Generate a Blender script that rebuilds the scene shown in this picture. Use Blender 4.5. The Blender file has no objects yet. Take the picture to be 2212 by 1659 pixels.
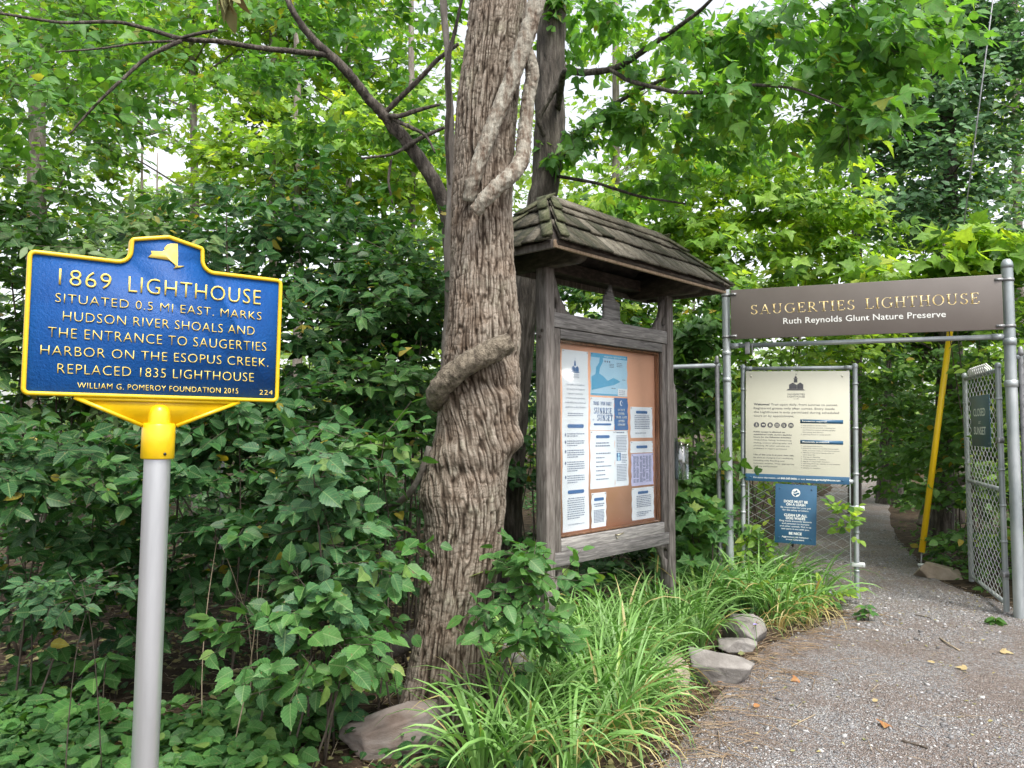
import bpy, bmesh, math, random
import numpy as np
from mathutils import Vector, Matrix, Euler

# ------------------------------------------------------------------ scene, camera, light
SC = bpy.context.scene
COL = SC.collection
rng = np.random.default_rng(7)
random.seed(7)
R = math.radians
F, CX, CY, CAMZ = 1662.0, 1106.0, 829.5, 1.55           # the photograph read at 2212 x 1659
PITCH = math.atan((925 - CY) / F)
cp, sp = math.cos(PITCH), math.sin(PITCH)

cam_d = bpy.data.cameras.new('camera')
cam = bpy.data.objects.new('camera', cam_d)
COL.objects.link(cam)
cam_d.sensor_width = 36.0
cam_d.lens = 36.0 * F / 2212.0
cam_d.clip_start = 0.05
cam_d.clip_end = 400.0
cam.location = (0, 0, CAMZ)
cam.rotation_euler = (R(90) + PITCH, 0, 0)
SC.camera = cam

SUN_ELEV, SUN_AZ = R(58), R(150)                          # azimuth clockwise from +Y (into the picture)
W = bpy.data.worlds.new('World')
SC.world = W
W.use_nodes = True
wn = W.node_tree.nodes
wl = W.node_tree.links
bg = wn['Background']
sky = wn.new('ShaderNodeTexSky')
sky.sky_type = 'NISHITA'
sky.sun_disc = False
sky.sun_elevation = SUN_ELEV
sky.sun_rotation = SUN_AZ
sky.air_density = 1.0
sky.dust_density = 3.0
sky.ozone_density = 1.0
hs = wn.new('ShaderNodeHueSaturation')
hs.inputs['Saturation'].default_value = 0.22              # thin bright cloud
wl.new(sky.outputs[0], hs.inputs['Color'])
wl.new(hs.outputs[0], bg.inputs['Color'])
bg.inputs['Strength'].default_value = 0.15

sun_d = bpy.data.lights.new('sun', 'SUN')
sun_d.energy = 1.5
sun_d.angle = R(14)
sun_d.color = (1.0, 0.96, 0.88)
sun = bpy.data.objects.new('sun', sun_d)
COL.objects.link(sun)
sdir = Vector((math.sin(SUN_AZ) * math.cos(SUN_ELEV), math.cos(SUN_AZ) * math.cos(SUN_ELEV), math.sin(SUN_ELEV)))
sun.rotation_euler = sdir.to_track_quat('Z', 'Y').to_euler()

SC.view_settings.view_transform = 'Standard'
SC.view_settings.look = 'None'
SC.view_settings.exposure = 1.4
SC.view_settings.gamma = 1.0
SC.render.engine = 'CYCLES'
SC.cycles.max_bounces = 7
SC.cycles.diffuse_bounces = 4
SC.cycles.glossy_bounces = 3
SC.cycles.transmission_bounces = 5
SC.cycles.transparent_max_bounces = 10
SC.cycles.caustics_reflective = False
SC.cycles.caustics_refractive = False
SC.cycles.sample_clamp_indirect = 6.0

# ------------------------------------------------------------------ helpers
def ray(px, py):
    x, u = (px - CX) / F, -(py - CY) / F
    return np.array([x, cp - sp * u, sp + cp * u])

def at(px, py, Y):
    d = ray(px, py)
    return np.array([0, 0, CAMZ]) + d * (Y / d[1])

def ground(px, py, z=0.0):
    d = ray(px, py)
    return np.array([0, 0, CAMZ]) + d * ((z - CAMZ) / d[2])

def proj(p):
    p = np.atleast_2d(np.asarray(p, float)) - np.array([0, 0, CAMZ])
    d = p @ np.array([0, cp, sp])
    u = p @ np.array([0, -sp, cp])
    d = np.maximum(d, 0.05)
    return np.stack([CX + F * p[:, 0] / d, CY - F * u / d], 1)

def tag(o, label=None, cat=None, group=None, kind=None):
    if label: o['label'] = label
    if cat: o['category'] = cat
    if group: o['group'] = group
    if kind: o['kind'] = kind
    return o

def thing(name, label, cat, loc=(0, 0, 0), rz=0.0, group=None):
    o = bpy.data.objects.new(name, None)
    COL.objects.link(o)
    o.empty_display_size = 0.1
    o.location = loc
    o.rotation_euler = (0, 0, rz)
    return tag(o, label, cat, group)

class MB:
    """collects verts and faces, then links them as ONE mesh object"""
    def __init__(s):
        s.v, s.f, s.n, s.a, s.mi, s.uv = [], [], 0, [], [], {}
    def add(s, v, faces, rnd=None, mi=0):
        v = np.asarray(v, float).reshape(-1, 3)
        if isinstance(faces, np.ndarray):
            faces = [faces]
        else:
            by = {}
            for f in faces: by.setdefault(len(f), []).append(f)
            faces = [np.array(x, int) for x in by.values()]
        for fa in faces:
            s.f.append(fa + s.n)
            s.a.append(np.full(len(fa), 0.5) if rnd is None else (np.full(len(fa), rnd) if np.isscalar(rnd) else np.asarray(rnd)))
            s.mi.append(np.full(len(fa), mi, int))
        s.v.append(v)
        s.n += len(v)
        return s
    def box(s, x0, x1, y0, y1, z0, z1, rnd=None, mi=0):
        v = [(x, y, z) for x in (x0, x1) for y in (y0, y1) for z in (z0, z1)]
        return s.add(v, [(0, 1, 3, 2), (4, 6, 7, 5), (0, 4, 5, 1), (2, 3, 7, 6), (0, 2, 6, 4), (1, 5, 7, 3)], rnd, mi)
    def bbox(s, x0, x1, y0, y1, z0, z1, b=0.004, rnd=None, mi=0):
        bm = bmesh.new()
        bmesh.ops.create_cube(bm, size=1)
        for v in bm.verts:
            v.co = Vector(((x0 + x1) / 2 + v.co.x * (x1 - x0), (y0 + y1) / 2 + v.co.y * (y1 - y0), (z0 + z1) / 2 + v.co.z * (z1 - z0)))
        bmesh.ops.bevel(bm, geom=bm.edges[:], offset=b, segments=2, affect='EDGES', profile=0.5)
        bm.verts.index_update()
        s.add([v.co[:] for v in bm.verts], [[v.index for v in f.verts] for f in bm.faces], rnd, mi)
        bm.free()
        return s
    def tube(s, pts, rad, seg=8, cap=True, rnd=None, mi=0, jit=0.0):
        pts = np.asarray(pts, float)
        n = len(pts)
        rad = np.broadcast_to(np.asarray(rad, float), (n,))
        t = np.gradient(pts, axis=0)
        t /= np.linalg.norm(t, axis=1)[:, None] + 1e-12
        ref = np.array([0, 0, 1.0]) if abs(t[0][2]) < 0.9 else np.array([1.0, 0, 0])
        a = np.cross(ref, t[0]); a /= np.linalg.norm(a)
        ang = np.arange(seg) * 2 * math.pi / seg
        V = np.zeros((n, seg, 3))
        for i in range(n):
            a = a - t[i] * (a @ t[i]); a /= np.linalg.norm(a) + 1e-12
            b = np.cross(t[i], a)
            r = rad[i] * (1 + (rng.uniform(-jit, jit, seg) if jit else 0))
            V[i] = pts[i] + (np.cos(ang) * r)[:, None] * a + (np.sin(ang) * r)[:, None] * b
        k = np.arange(seg)
        F_ = []
        for i in range(n - 1):
            F_.append(np.stack([i * seg + k, i * seg + (k + 1) % seg, (i + 1) * seg + (k + 1) % seg, (i + 1) * seg + k], 1))
        base = s.n
        s.add(V.reshape(-1, 3), np.concatenate(F_), rnd, mi)
        if cap:
            for i in (0, n - 1):
                loop = list(range(i * seg, (i + 1) * seg))
                if i == 0: loop = loop[::-1]
                s.f.append(np.array([loop]) + base); s.a.append(np.array([0.5 if rnd is None else rnd])); s.mi.append(np.array([mi]))
        return s
    def prism(s, poly, y0, y1, rnd=None, mi=0):
        """polygon in the x-z plane extruded from y0 (front) to y1"""
        n = len(poly)
        v = [(p[0], y0, p[1]) for p in poly] + [(p[0], y1, p[1]) for p in poly]
        area = sum(poly[i][0] * poly[(i + 1) % n][1] - poly[(i + 1) % n][0] * poly[i][1] for i in range(n))
        o = list(range(n)) if area > 0 else list(range(n))[::-1]
        f = [o, [i + n for i in o[::-1]]] + [(o[(i + 1) % n], o[i], o[i] + n, o[(i + 1) % n] + n) for i in range(n)]
        return s.add(v, f, rnd, mi)
    def lathe(s, prof, seg=20, c=(0, 0, 0), rnd=None, mi=0):
        """profile of (r, z) about the vertical axis at c"""
        ang = np.arange(seg) * 2 * math.pi / seg
        V = np.array([[(c[0] + r * math.cos(a), c[1] + r * math.sin(a), c[2] + z) for a in ang] for r, z in prof])
        k = np.arange(seg)
        fs = [np.stack([i * seg + k, i * seg + (k + 1) % seg, (i + 1) * seg + (k + 1) % seg, (i + 1) * seg + k], 1) for i in range(len(prof) - 1)]
        return s.add(V.reshape(-1, 3), np.concatenate(fs), rnd, mi)
    def build(s, name, mats, parent=None, smooth=False, attr=True, pattr=None):
        me = bpy.data.meshes.new(name)
        V = np.concatenate(s.v)
        me.vertices.add(len(V))
        me.vertices.foreach_set('co', V.astype(np.float32).ravel())
        loops = np.concatenate([f.ravel() for f in s.f]).astype(np.int32)
        sizes = np.concatenate([np.full(len(f), f.shape[1]) for f in s.f]).astype(np.int32)
        me.loops.add(len(loops))
        me.loops.foreach_set('vertex_index', loops)
        me.polygons.add(len(sizes))
        me.polygons.foreach_set('loop_start', np.concatenate([[0], np.cumsum(sizes)[:-1]]).astype(np.int32))
        me.polygons.foreach_set('loop_total', sizes)
        if not isinstance(mats, (list, tuple)): mats = [mats]
        for m in mats: me.materials.append(m)
        if len(mats) > 1: me.polygons.foreach_set('material_index', np.concatenate(s.mi).astype(np.int32))
        if attr:
            a = me.attributes.new('rnd', 'FLOAT', 'FACE')
            a.data.foreach_set('value', np.concatenate(s.a).astype(np.float32))
        if pattr is not None:
            a = me.attributes.new('fur', 'FLOAT', 'POINT')
            a.data.foreach_set('value', pattr.astype(np.float32))
        if s.uv:
            q = np.zeros((len(V), 3), np.float32); q[:, 1] = -1
            for k0, u_ in s.uv.items(): q[k0:k0 + len(u_), :2] = u_
            a = me.attributes.new('blade', 'FLOAT_VECTOR', 'POINT')
            a.data.foreach_set('vector', q.ravel())
        me.update(calc_edges=True)
        me.validate()
        if smooth: me.polygons.foreach_set('use_smooth', np.ones(len(me.polygons), bool))
        o = bpy.data.objects.new(name, me)
        COL.objects.link(o)
        if parent is not None: o.parent = parent
        return o

# value noise
_T = np.random.default_rng(11).random((512, 512))
def vn(x, y, perx=None, sd=0):
    x = np.asarray(x, float); y = np.asarray(y, float)
    xi = np.floor(x).astype(int); yi = np.floor(y).astype(int)
    fx = x - xi; fy = y - yi
    fx = fx * fx * (3 - 2 * fx); fy = fy * fy * (3 - 2 * fy)
    x0, x1 = (xi % perx, (xi + 1) % perx) if perx else (xi, xi + 1)
    g = lambda a, b: _T[(a + sd * 37) % 512, (b + sd * 91) % 512]
    return (g(x0, yi) * (1 - fx) + g(x1, yi) * fx) * (1 - fy) + (g(x0, yi + 1) * (1 - fx) + g(x1, yi + 1) * fx) * fy
def fbm(x, y, o=4, sd=0):
    r = 0; a = 0.5
    for i in range(o):
        r = r + a * vn(x * 2 ** i, y * 2 ** i, None, sd + i); a *= 0.5
    return r
def sstep(a, b, x):
    t = np.clip((x - a) / (b - a), 0, 1); return t * t * (3 - 2 * t)

# ------------------------------------------------------------------ materials
def new_mat(name):
    m = bpy.data.materials.new(name); m.use_nodes = True
    nt = m.node_tree
    return m, nt, nt.nodes['Principled BSDF'], nt.links.new
def ramp(nt, stops):
    r = nt.nodes.new('ShaderNodeValToRGB')
    e = r.color_ramp.elements
    while len(e) < len(stops): e.new(0.5)
    for k, (p, c) in enumerate(stops):
        e[k].position = p; e[k].color = (*c, 1) if len(c) == 3 else c
    return r
def node(nt, kind, **kw):
    n = nt.nodes.new(kind)
    for k, v in kw.items():
        if k in n.inputs.keys(): n.inputs[k].default_value = v
        else: setattr(n, k, v)
    return n

def noisy(name, stops, scale=8.0, stretch=(1, 1, 1), rough=0.7, bump=0.0, bscale=None, metal=0.0, detail=6, dist=0.0, spec=0.5, rnd=0.0, bd=0.01, rvar=0.0):
    """colour from object-space noise, with a bump of its own; rnd adds a per-face shift of the ramp"""
    m, nt, p, L = new_mat(name)
    tc = nt.nodes.new('ShaderNodeTexCoord')
    mp = nt.nodes.new('ShaderNodeMapping'); mp.inputs['Scale'].default_value = stretch
    L(tc.outputs['Object'], mp.inputs[0])
    n = node(nt, 'ShaderNodeTexNoise', Scale=scale, Detail=detail, Roughness=0.6, Distortion=dist)
    L(mp.outputs[0], n.inputs['Vector'])
    fac = n.outputs['Fac']
    if rnd:
        at_ = node(nt, 'ShaderNodeAttribute', attribute_name='rnd')
        ma = node(nt, 'ShaderNodeMath', operation='MULTIPLY_ADD')
        ma.inputs[1].default_value = rnd; L(at_.outputs['Fac'], ma.inputs[0])
        sb = node(nt, 'ShaderNodeMath', operation='SUBTRACT'); sb.inputs[1].default_value = rnd / 2
        L(fac, ma.inputs[2]); L(ma.outputs[0], sb.inputs[0]); fac = sb.outputs[0]
    r = ramp(nt, stops); L(fac, r.inputs[0]); L(r.outputs[0], p.inputs['Base Color'])
    p.inputs['Roughness'].default_value = rough
    p.inputs['Metallic'].default_value = metal
    p.inputs['Specular IOR Level'].default_value = spec
    if rvar:
        mr = node(nt, 'ShaderNodeMapRange'); mr.inputs[3].default_value = rough - rvar; mr.inputs[4].default_value = rough + rvar
        L(n.outputs['Fac'], mr.inputs[0]); L(mr.outputs[0], p.inputs['Roughness'])
    if bump:
        nb = node(nt, 'ShaderNodeTexNoise', Scale=bscale or scale * 3, Detail=5, Roughness=0.65)
        L(mp.outputs[0], nb.inputs['Vector'])
        b = node(nt, 'ShaderNodeBump', Strength=bump, Distance=bd)
        L(nb.outputs['Fac'], b.inputs['Height']); L(b.outputs[0], p.inputs['Normal'])
    return m

def leafy(name, stops, trans=0.38, tcol=(1.5, 1.35, 0.45), rough=0.45, spec=0.35):
    m, nt, p, L = new_mat(name)
    a = node(nt, 'ShaderNodeAttribute', attribute_name='rnd')
    r = ramp(nt, stops); L(a.outputs['Fac'], r.inputs[0])
    tc = nt.nodes.new('ShaderNodeTexCoord')
    nz = node(nt, 'ShaderNodeTexNoise', Scale=26.0, Detail=3)
    L(tc.outputs['Object'], nz.inputs['Vector'])
    mr = node(nt, 'ShaderNodeMapRange'); mr.inputs[1].default_value = 0.3; mr.inputs[2].default_value = 0.7
    mr.inputs[3].default_value = 0.75; mr.inputs[4].default_value = 1.2
    L(nz.outputs['Fac'], mr.inputs[0])
    mv = node(nt, 'ShaderNodeVectorMath', operation='SCALE'); L(r.outputs[0], mv.inputs[0]); L(mr.outputs[0], mv.inputs['Scale'])
    sp_ = node(nt, 'ShaderNodeTexNoise', Scale=60.0, Detail=2); L(tc.outputs['Object'], sp_.inputs['Vector'])
    sg = node(nt, 'ShaderNodeMath', operation='GREATER_THAN'); sg.inputs[1].default_value = .705; L(sp_.outputs['Fac'], sg.inputs[0])
    sm = node(nt, 'ShaderNodeMix', data_type='RGBA'); L(sg.outputs[0], sm.inputs[0]); L(mv.outputs[0], sm.inputs[6]); sm.inputs[7].default_value = (.16, .12, .05, 1)
    class _o: outputs = [sm.outputs[2]]
    mv = _o
    bl = node(nt, 'ShaderNodeAttribute', attribute_name='blade')       # pale midrib and side veins
    sx = nt.nodes.new('ShaderNodeSeparateXYZ'); L(bl.outputs['Vector'], sx.inputs[0])
    def mth(op, a, b=None, c=None):
        q = node(nt, 'ShaderNodeMath', operation=op)
        for i, v in enumerate((a, b, c)):
            if v is None: continue
            if isinstance(v, (int, float)): q.inputs[i].default_value = v
            else: L(v, q.inputs[i])
        return q.outputs[0]
    ax = mth('ABSOLUTE', sx.outputs[0])
    rib = mth('LESS_THAN', ax, .018)
    sv = mth('FRACT', mth('MULTIPLY', mth('SUBTRACT', sx.outputs[1], mth('MULTIPLY', ax, .75)), 7.0))
    side = mth('LESS_THAN', mth('ABSOLUTE', mth('SUBTRACT', sv, .5)), .09)
    vein = mth('MULTIPLY', mth('MAXIMUM', rib, mth('MULTIPLY', side, .55)), mth('GREATER_THAN', sx.outputs[1], -.5))
    vm = node(nt, 'ShaderNodeMix', data_type='RGBA'); L(mth('MULTIPLY', vein, .42), vm.inputs[0]); L(mv.outputs[0], vm.inputs[6]); vm.inputs[7].default_value = (.30, .40, .16, 1)
    L(vm.outputs[2], p.inputs['Base Color'])
    vb = node(nt, 'ShaderNodeBump', Strength=.35, Distance=.002); L(mth('SUBTRACT', nz.outputs['Fac'], vein), vb.inputs['Height']); L(vb.outputs[0], p.inputs['Normal'])
    p.inputs['Roughness'].default_value = rough
    p.inputs['Specular IOR Level'].default_value = spec
    t = nt.nodes.new('ShaderNodeBsdfTranslucent')
    mu = node(nt, 'ShaderNodeVectorMath', operation='MULTIPLY'); mu.inputs[1].default_value = tcol
    L(mv.outputs[0], mu.inputs[0]); L(mu.outputs[0], t.inputs['Color'])
    mx = node(nt, 'ShaderNodeMixShader'); mx.inputs[0].default_value = trans
    L(p.outputs[0], mx.inputs[1]); L(t.outputs[0], mx.inputs[2])
    L(mx.outputs[0], nt.nodes['Material Output'].inputs['Surface'])
    return m

M = {}
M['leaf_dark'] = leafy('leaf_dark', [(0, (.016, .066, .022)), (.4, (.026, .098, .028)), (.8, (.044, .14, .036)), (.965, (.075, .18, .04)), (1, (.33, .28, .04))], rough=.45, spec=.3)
M['leaf_mid'] = leafy('leaf_mid', [(0, (.045, .13, .035)), (.5, (.075, .19, .040)), (.93, (.12, .25, .05)), (.985, (.18, .28, .05)), (1, (.36, .28, .05))], trans=.5)
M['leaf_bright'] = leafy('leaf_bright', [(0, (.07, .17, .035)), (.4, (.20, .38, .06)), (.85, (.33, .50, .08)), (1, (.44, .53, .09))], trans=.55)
M['leaf_ivy'] = leafy('leaf_ivy', [(0, (.055, .135, .065)), (.5, (.095, .215, .095)), (.9, (.15, .30, .12)), (1, (.22, .33, .11))], trans=.4, tcol=(1.3, 1.3, .8), spec=.45)
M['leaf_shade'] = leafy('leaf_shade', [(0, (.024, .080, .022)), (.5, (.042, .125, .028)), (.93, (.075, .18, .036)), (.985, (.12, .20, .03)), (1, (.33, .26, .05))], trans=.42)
M['leaf_blue'] = leafy('leaf_blue', [(0, (.028, .090, .040)), (.5, (.048, .135, .053)), (.9, (.075, .185, .065)), (1, (.13, .22, .06))], trans=.3, spec=.3)
M['leaf_fresh'] = leafy('leaf_fresh', [(0, (.036, .115, .032)), (.5, (.062, .175, .042)), (.9, (.105, .24, .055)), (1, (.22, .30, .07))], trans=.36, spec=.3)
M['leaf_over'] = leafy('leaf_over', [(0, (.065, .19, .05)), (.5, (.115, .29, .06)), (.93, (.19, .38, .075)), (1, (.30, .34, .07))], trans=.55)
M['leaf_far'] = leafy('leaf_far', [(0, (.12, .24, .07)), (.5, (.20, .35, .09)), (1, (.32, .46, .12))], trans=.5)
M['grass'] = leafy('grass', [(0, (.055, .19, .035)), (.5, (.105, .32, .05)), (.85, (.19, .43, .075)), (.93, (.33, .46, .09)), (.935, (.50, .30, .10)), (1, (.58, .42, .22))], trans=.3, tcol=(1.2, 1.15, .6), rough=.4)
M['dry'] = leafy('dry', [(0, (.10, .05, .025)), (.4, (.20, .11, .06)), (.75, (.34, .21, .11)), (.95, (.48, .34, .20)), (1, (.55, .28, .06))], trans=.15, tcol=(1.1, .9, .7), rough=.75, spec=.2)
M['twig'] = noisy('twig', [(.3, (.040, .030, .022)), (.7, (.095, .075, .055))], 30, rough=.85)
M['pale_twig'] = noisy('pale_twig', [(.3, (.22, .17, .11)), (.7, (.42, .34, .24))], 30, rough=.8)
M['bark_dark'] = noisy('bark_dark', [(.32, (.022, .017, .013)), (.5, (.070, .057, .046)), (.68, (.17, .148, .125))], 26, (1, 1, .16), .9, 1.0, 30, bd=.05)
M['bark_grey'] = noisy('bark_grey', [(.3, (.09, .075, .06)), (.5, (.19, .165, .14)), (.72, (.30, .27, .24))], 16, (1, 1, .2), .9, .9, 40, bd=.02)

# ------------------------------------------------------------------ lettering
_cap = None
def text_mesh(s, bold=0.0, spacing=1.0, shear=0.0):
    cu = bpy.data.curves.new('t', 'FONT')
    cu.body = s; cu.size = 1.0; cu.resolution_u = 3; cu.offset = bold; cu.space_character = spacing; cu.shear = shear
    cu.fill_mode = 'FRONT'
    o = bpy.data.objects.new('t', cu); COL.objects.link(o)
    dg = bpy.context.evaluated_depsgraph_get(); dg.update()
    me = bpy.data.meshes.new_from_object(o.evaluated_get(dg))
    n = len(me.vertices)
    V = np.zeros(n * 3, np.float32); me.vertices.foreach_get('co', V)
    fs = [list(p.vertices) for p in me.polygons]
    bpy.data.objects.remove(o); bpy.data.curves.remove(cu); bpy.data.meshes.remove(me)
    return V.reshape(-1, 3)[:, :2].astype(float), fs
def cap_h():
    global _cap
    if _cap is None:
        v, _ = text_mesh('H'); _cap = v[:, 1].max()
    return _cap
def write(mb, s, x, z, h, width=None, y=-0.0015, align='L', bold=0.0, ex=0.0, spacing=1.0, shear=0.0, mi=0, axis=None):
    """one line of lettering in the x-z plane, facing -y; x, z is the baseline start (or its centre / end)"""
    v, fs = text_mesh(s, bold, spacing, shear)
    if not len(v): return
    k = h / cap_h()
    x0, x1 = v[:, 0].min(), v[:, 0].max()
    kx = width / (x1 - x0) if width else k
    X = (v[:, 0] - x0) * kx
    w = (x1 - x0) * kx
    X += x - (0 if align == 'L' else w / 2 if align == 'C' else w)
    Z = z + v[:, 1] * k
    n = len(v)
    front = np.stack([X, np.full(n, y), Z], 1)
    if ex <= 0:
        mb.add(front, fs, mi=mi); return
    back = front.copy(); back[:, 1] = y + ex
    cnt = {}
    for f in fs:
        for i in range(len(f)):
            a, b = f[i], f[(i + 1) % len(f)]
            cnt[(a, b)] = 1
    side = [(b, a, a + n, b + n) for (a, b) in cnt if (b, a) not in cnt]
    mb.add(np.concatenate([front, back]), fs + side, mi=mi)

# roman capitals with serifs, drawn as thick and thin strokes: each letter is (width, [strokes])
# stroke: ('l', x0,z0,x1,z1,w) line, ('a', cx,cz,rx,rz,a0,a1,wthin,wthick) arc, ('s', x,z,halfwidth) foot serif
TH, TK = .055, .125
SERIF = {
 'I': (.34, [('l', .17, 0, .17, 1, TK), ('s', .17, 0, .15), ('s', .17, 1, .15)]),
 'L': (.66, [('l', .17, 0, .17, 1, TK), ('s', .17, 0, .15), ('s', .17, 1, .15), ('l', .17, .027, .62, .027, TH), ('l', .60, 0, .63, .24, .05)]),
 'T': (.74, [('l', .37, 0, .37, 1, TK), ('s', .37, 0, .16), ('l', .04, .972, .70, .972, TH), ('l', .05, .99, .035, .76, .05), ('l', .69, .99, .705, .76, .05)]),
 'H': (.86, [('l', .17, 0, .17, 1, TK), ('l', .69, 0, .69, 1, TK), ('s', .17, 0, .15), ('s', .17, 1, .15), ('s', .69, 0, .15), ('s', .69, 1, .15), ('l', .17, .52, .69, .52, TH)]),
 'E': (.68, [('l', .17, 0, .17, 1, TK), ('l', .04, .972, .58, .972, TH), ('l', .04, .027, .62, .027, TH), ('l', .17, .52, .46, .52, TH), ('l', .57, .99, .59, .78, .05), ('l', .61, 0, .64, .24, .05), ('l', .46, .42, .46, .62, .045)]),
 'F': (.64, [('l', .17, 0, .17, 1, TK), ('s', .17, 0, .15), ('l', .04, .972, .58, .972, TH), ('l', .17, .52, .46, .52, TH), ('l', .57, .99, .59, .78, .05), ('l', .46, .42, .46, .62, .045)]),
 'R': (.80, [('l', .17, 0, .17, 1, TK), ('s', .17, 0, .15), ('s', .17, 1, .12), ('a', .34, .74, .22, .235, -95, 95, TH, TK), ('l', .17, .972, .34, .972, TH), ('l', .17, .505, .34, .505, TH), ('l', .34, .5, .70, .02, TK), ('s', .72, 0, .07)]),
 'P': (.68, [('l', .17, 0, .17, 1, TK), ('s', .17, 0, .15), ('s', .17, 1, .12), ('a', .34, .74, .24, .235, -95, 95, TH, TK), ('l', .17, .972, .34, .972, TH), ('l', .17, .505, .34, .505, TH)]),
 'D': (.84, [('l', .17, 0, .17, 1, TK), ('s', .17, 0, .12), ('s', .17, 1, .12), ('a', .32, .5, .42, .472, -92, 92, TH, TK), ('l', .17, .972, .34, .972, TH), ('l', .17, .028, .34, .028, TH)]),
 'O': (.92, [('a', .46, .5, .37, .485, 0, 360, TH, TK)]),
 'G': (.90, [('a', .48, .5, .38, .485, 48, 318, TH, TK), ('l', .76, .05, .76, .42, TK), ('s', .74, .42, .15), ('l', .735, .80, .74, .99, .045)]),
 'S': (.62, [('a', .31, .745, .19, .235, 25, 262, TH, TK), ('a', .31, .255, .215, .24, -155, 82, TH, TK), ('l', .505, .76, .51, .99, .045), ('l', .075, .03, .08, .24, .045)]),
 'U': (.86, [('l', .17, .3, .17, 1, TK), ('l', .68, .3, .68, 1, TH), ('a', .425, .31, .255, .295, 180, 360, TH, TK), ('s', .17, 1, .15), ('s', .68, 1, .13)]),
 'A': (.88, [('l', .13, 0, .44, 1, TH), ('l', .44, 1, .74, 0, TK), ('l', .24, .34, .62, .34, TH), ('s', .12, 0, .12), ('s', .75, 0, .14)]),
 'N': (.90, [('l', .17, 0, .17, 1, TH), ('l', .70, 0, .70, 1, TH), ('l', .17, .98, .70, .03, TK), ('s', .17, 0, .13), ('s', .13, 1, .10), ('s', .70, 1, .13)]),
 'Y': (.80, [('l', .40, 0, .40, .48, TK), ('l', .10, 1, .40, .46, TK), ('l', .68, 1, .40, .46, TH), ('s', .40, 0, .15), ('s', .11, 1, .13), ('s', .68, 1, .12)]),
 ' ': (.45, []),
}
def serif(mb, s, x, z, h, width, y=-0.0015, ex=0.001, fat=1.0, gap=.09, align='L'):
    tot = sum(SERIF[c][0] + gap for c in s) - gap
    k = width / tot
    X = x - (width / 2 if align == 'C' else 0)
    lift = 0
    for c in s:
        w, st = SERIF[c]
        for q in st:
            lift = (lift + 1) % 7
            yy = y - lift * 0.00012
            if q[0] == 'l':
                _, x0, z0, x1, z1, t = q
                t *= fat
                dx, dz = (x1 - x0), (z1 - z0)
                if abs(dx) < .05 * max(abs(dz), .01) + .02:
                    poly = [(x0 - t / 2, z0), (x0 + t / 2, z0), (x1 + t / 2, z1), (x1 - t / 2, z1)]
                elif abs(dz) < .02:
                    poly = [(x0, z0 - t / 2), (x1, z1 - t / 2), (x1, z1 + t / 2), (x0, z0 + t / 2)]
                else:
                    poly = [(x0 - t / 2, z0), (x0 + t / 2, z0), (x1 + t / 2, z1), (x1 - t / 2, z1)]
                mb.prism([(X + a * k, z + b * h) for a, b in poly], yy, y + ex)
            elif q[0] == 's':
                _, xx, zz, hw = q
                t = .05 * fat
                poly = [(xx - hw, zz), (xx + hw, zz), (xx + hw, zz + t), (xx - hw, zz + t)] if zz < .5 else [(xx - hw, zz - t), (xx + hw, zz - t), (xx + hw, zz), (xx - hw, zz)]
                mb.prism([(X + a * k, z + b * h) for a, b in poly], yy, y + ex)
            else:
                _, cx, cz, rx, rz, a0, a1, tn, tk = q
                n = max(8, int(abs(a1 - a0) / 15))
                ang = np.radians(np.linspace(a0, a1, n + 1))
                t = (tn + (tk - tn) * np.cos(ang) ** 2) * fat / 2
                out = [(cx + (rx + t[i]) * math.cos(ang[i]), cz + (rz + t[i] * .5) * math.sin(ang[i])) for i in range(n + 1)]
                inn = [(cx + (rx - t[i]) * math.cos(ang[i]), cz + (rz - t[i] * .9) * math.sin(ang[i])) for i in range(n + 1)]
                v = [(X + a * k, yy, z + b * h) for a, b in out + inn]
                mb.add(v, [(i, i + 1, n + 1 + i + 1, n + 1 + i) for i in range(n)])
        X += (w + gap) * k

# ------------------------------------------------------------------ ground, path, gravel
PL = np.array([(-8, -8), (-2.5, -1), (-.6, 1.5), (.22, 2.9), (.62, 3.61), (1.145, 4.58), (1.80, 5.65), (2.75, 6.45), (2.95, 7.0), (2.6, 7.9), (3.5, 10.5), (5.0, 14.5), (7.8, 19), (9.9, 24), (12.5, 31), (20, 44)], float)
PR = np.array([(9, -8), (8, -1), (6.5, 2), (5.3, 4.4), (4.75, 5.6), (4.32, 6.3), (4.35, 7.9), (5.45, 11), (7.3, 15), (10.0, 20), (12.1, 25), (15, 31), (23, 44)], float)
def xl(y): return np.interp(y, PL[:, 1], PL[:, 0])
def xr(y): return np.interp(y, PR[:, 1], PR[:, 0])
def off_path(x, y):                                       # metres outside the path (0 on it)
    return np.maximum(np.maximum(xl(y) - x, x - xr(y)), 0)
def gh(x, y):
    x = np.asarray(x, float); y = np.asarray(y, float)
    d = off_path(x, y)
    m = sstep(0.0, 0.7, d)
    return -0.012 + m * (0.02 + 0.09 * (fbm(x * .9 + 40, y * .9 + 40, 4) - .42))
def pz(x, y):
    return 0.002 + 0.010 * (fbm(np.asarray(x) * 3 + 9, np.asarray(y) * 3 + 9, 3) - .3)

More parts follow.
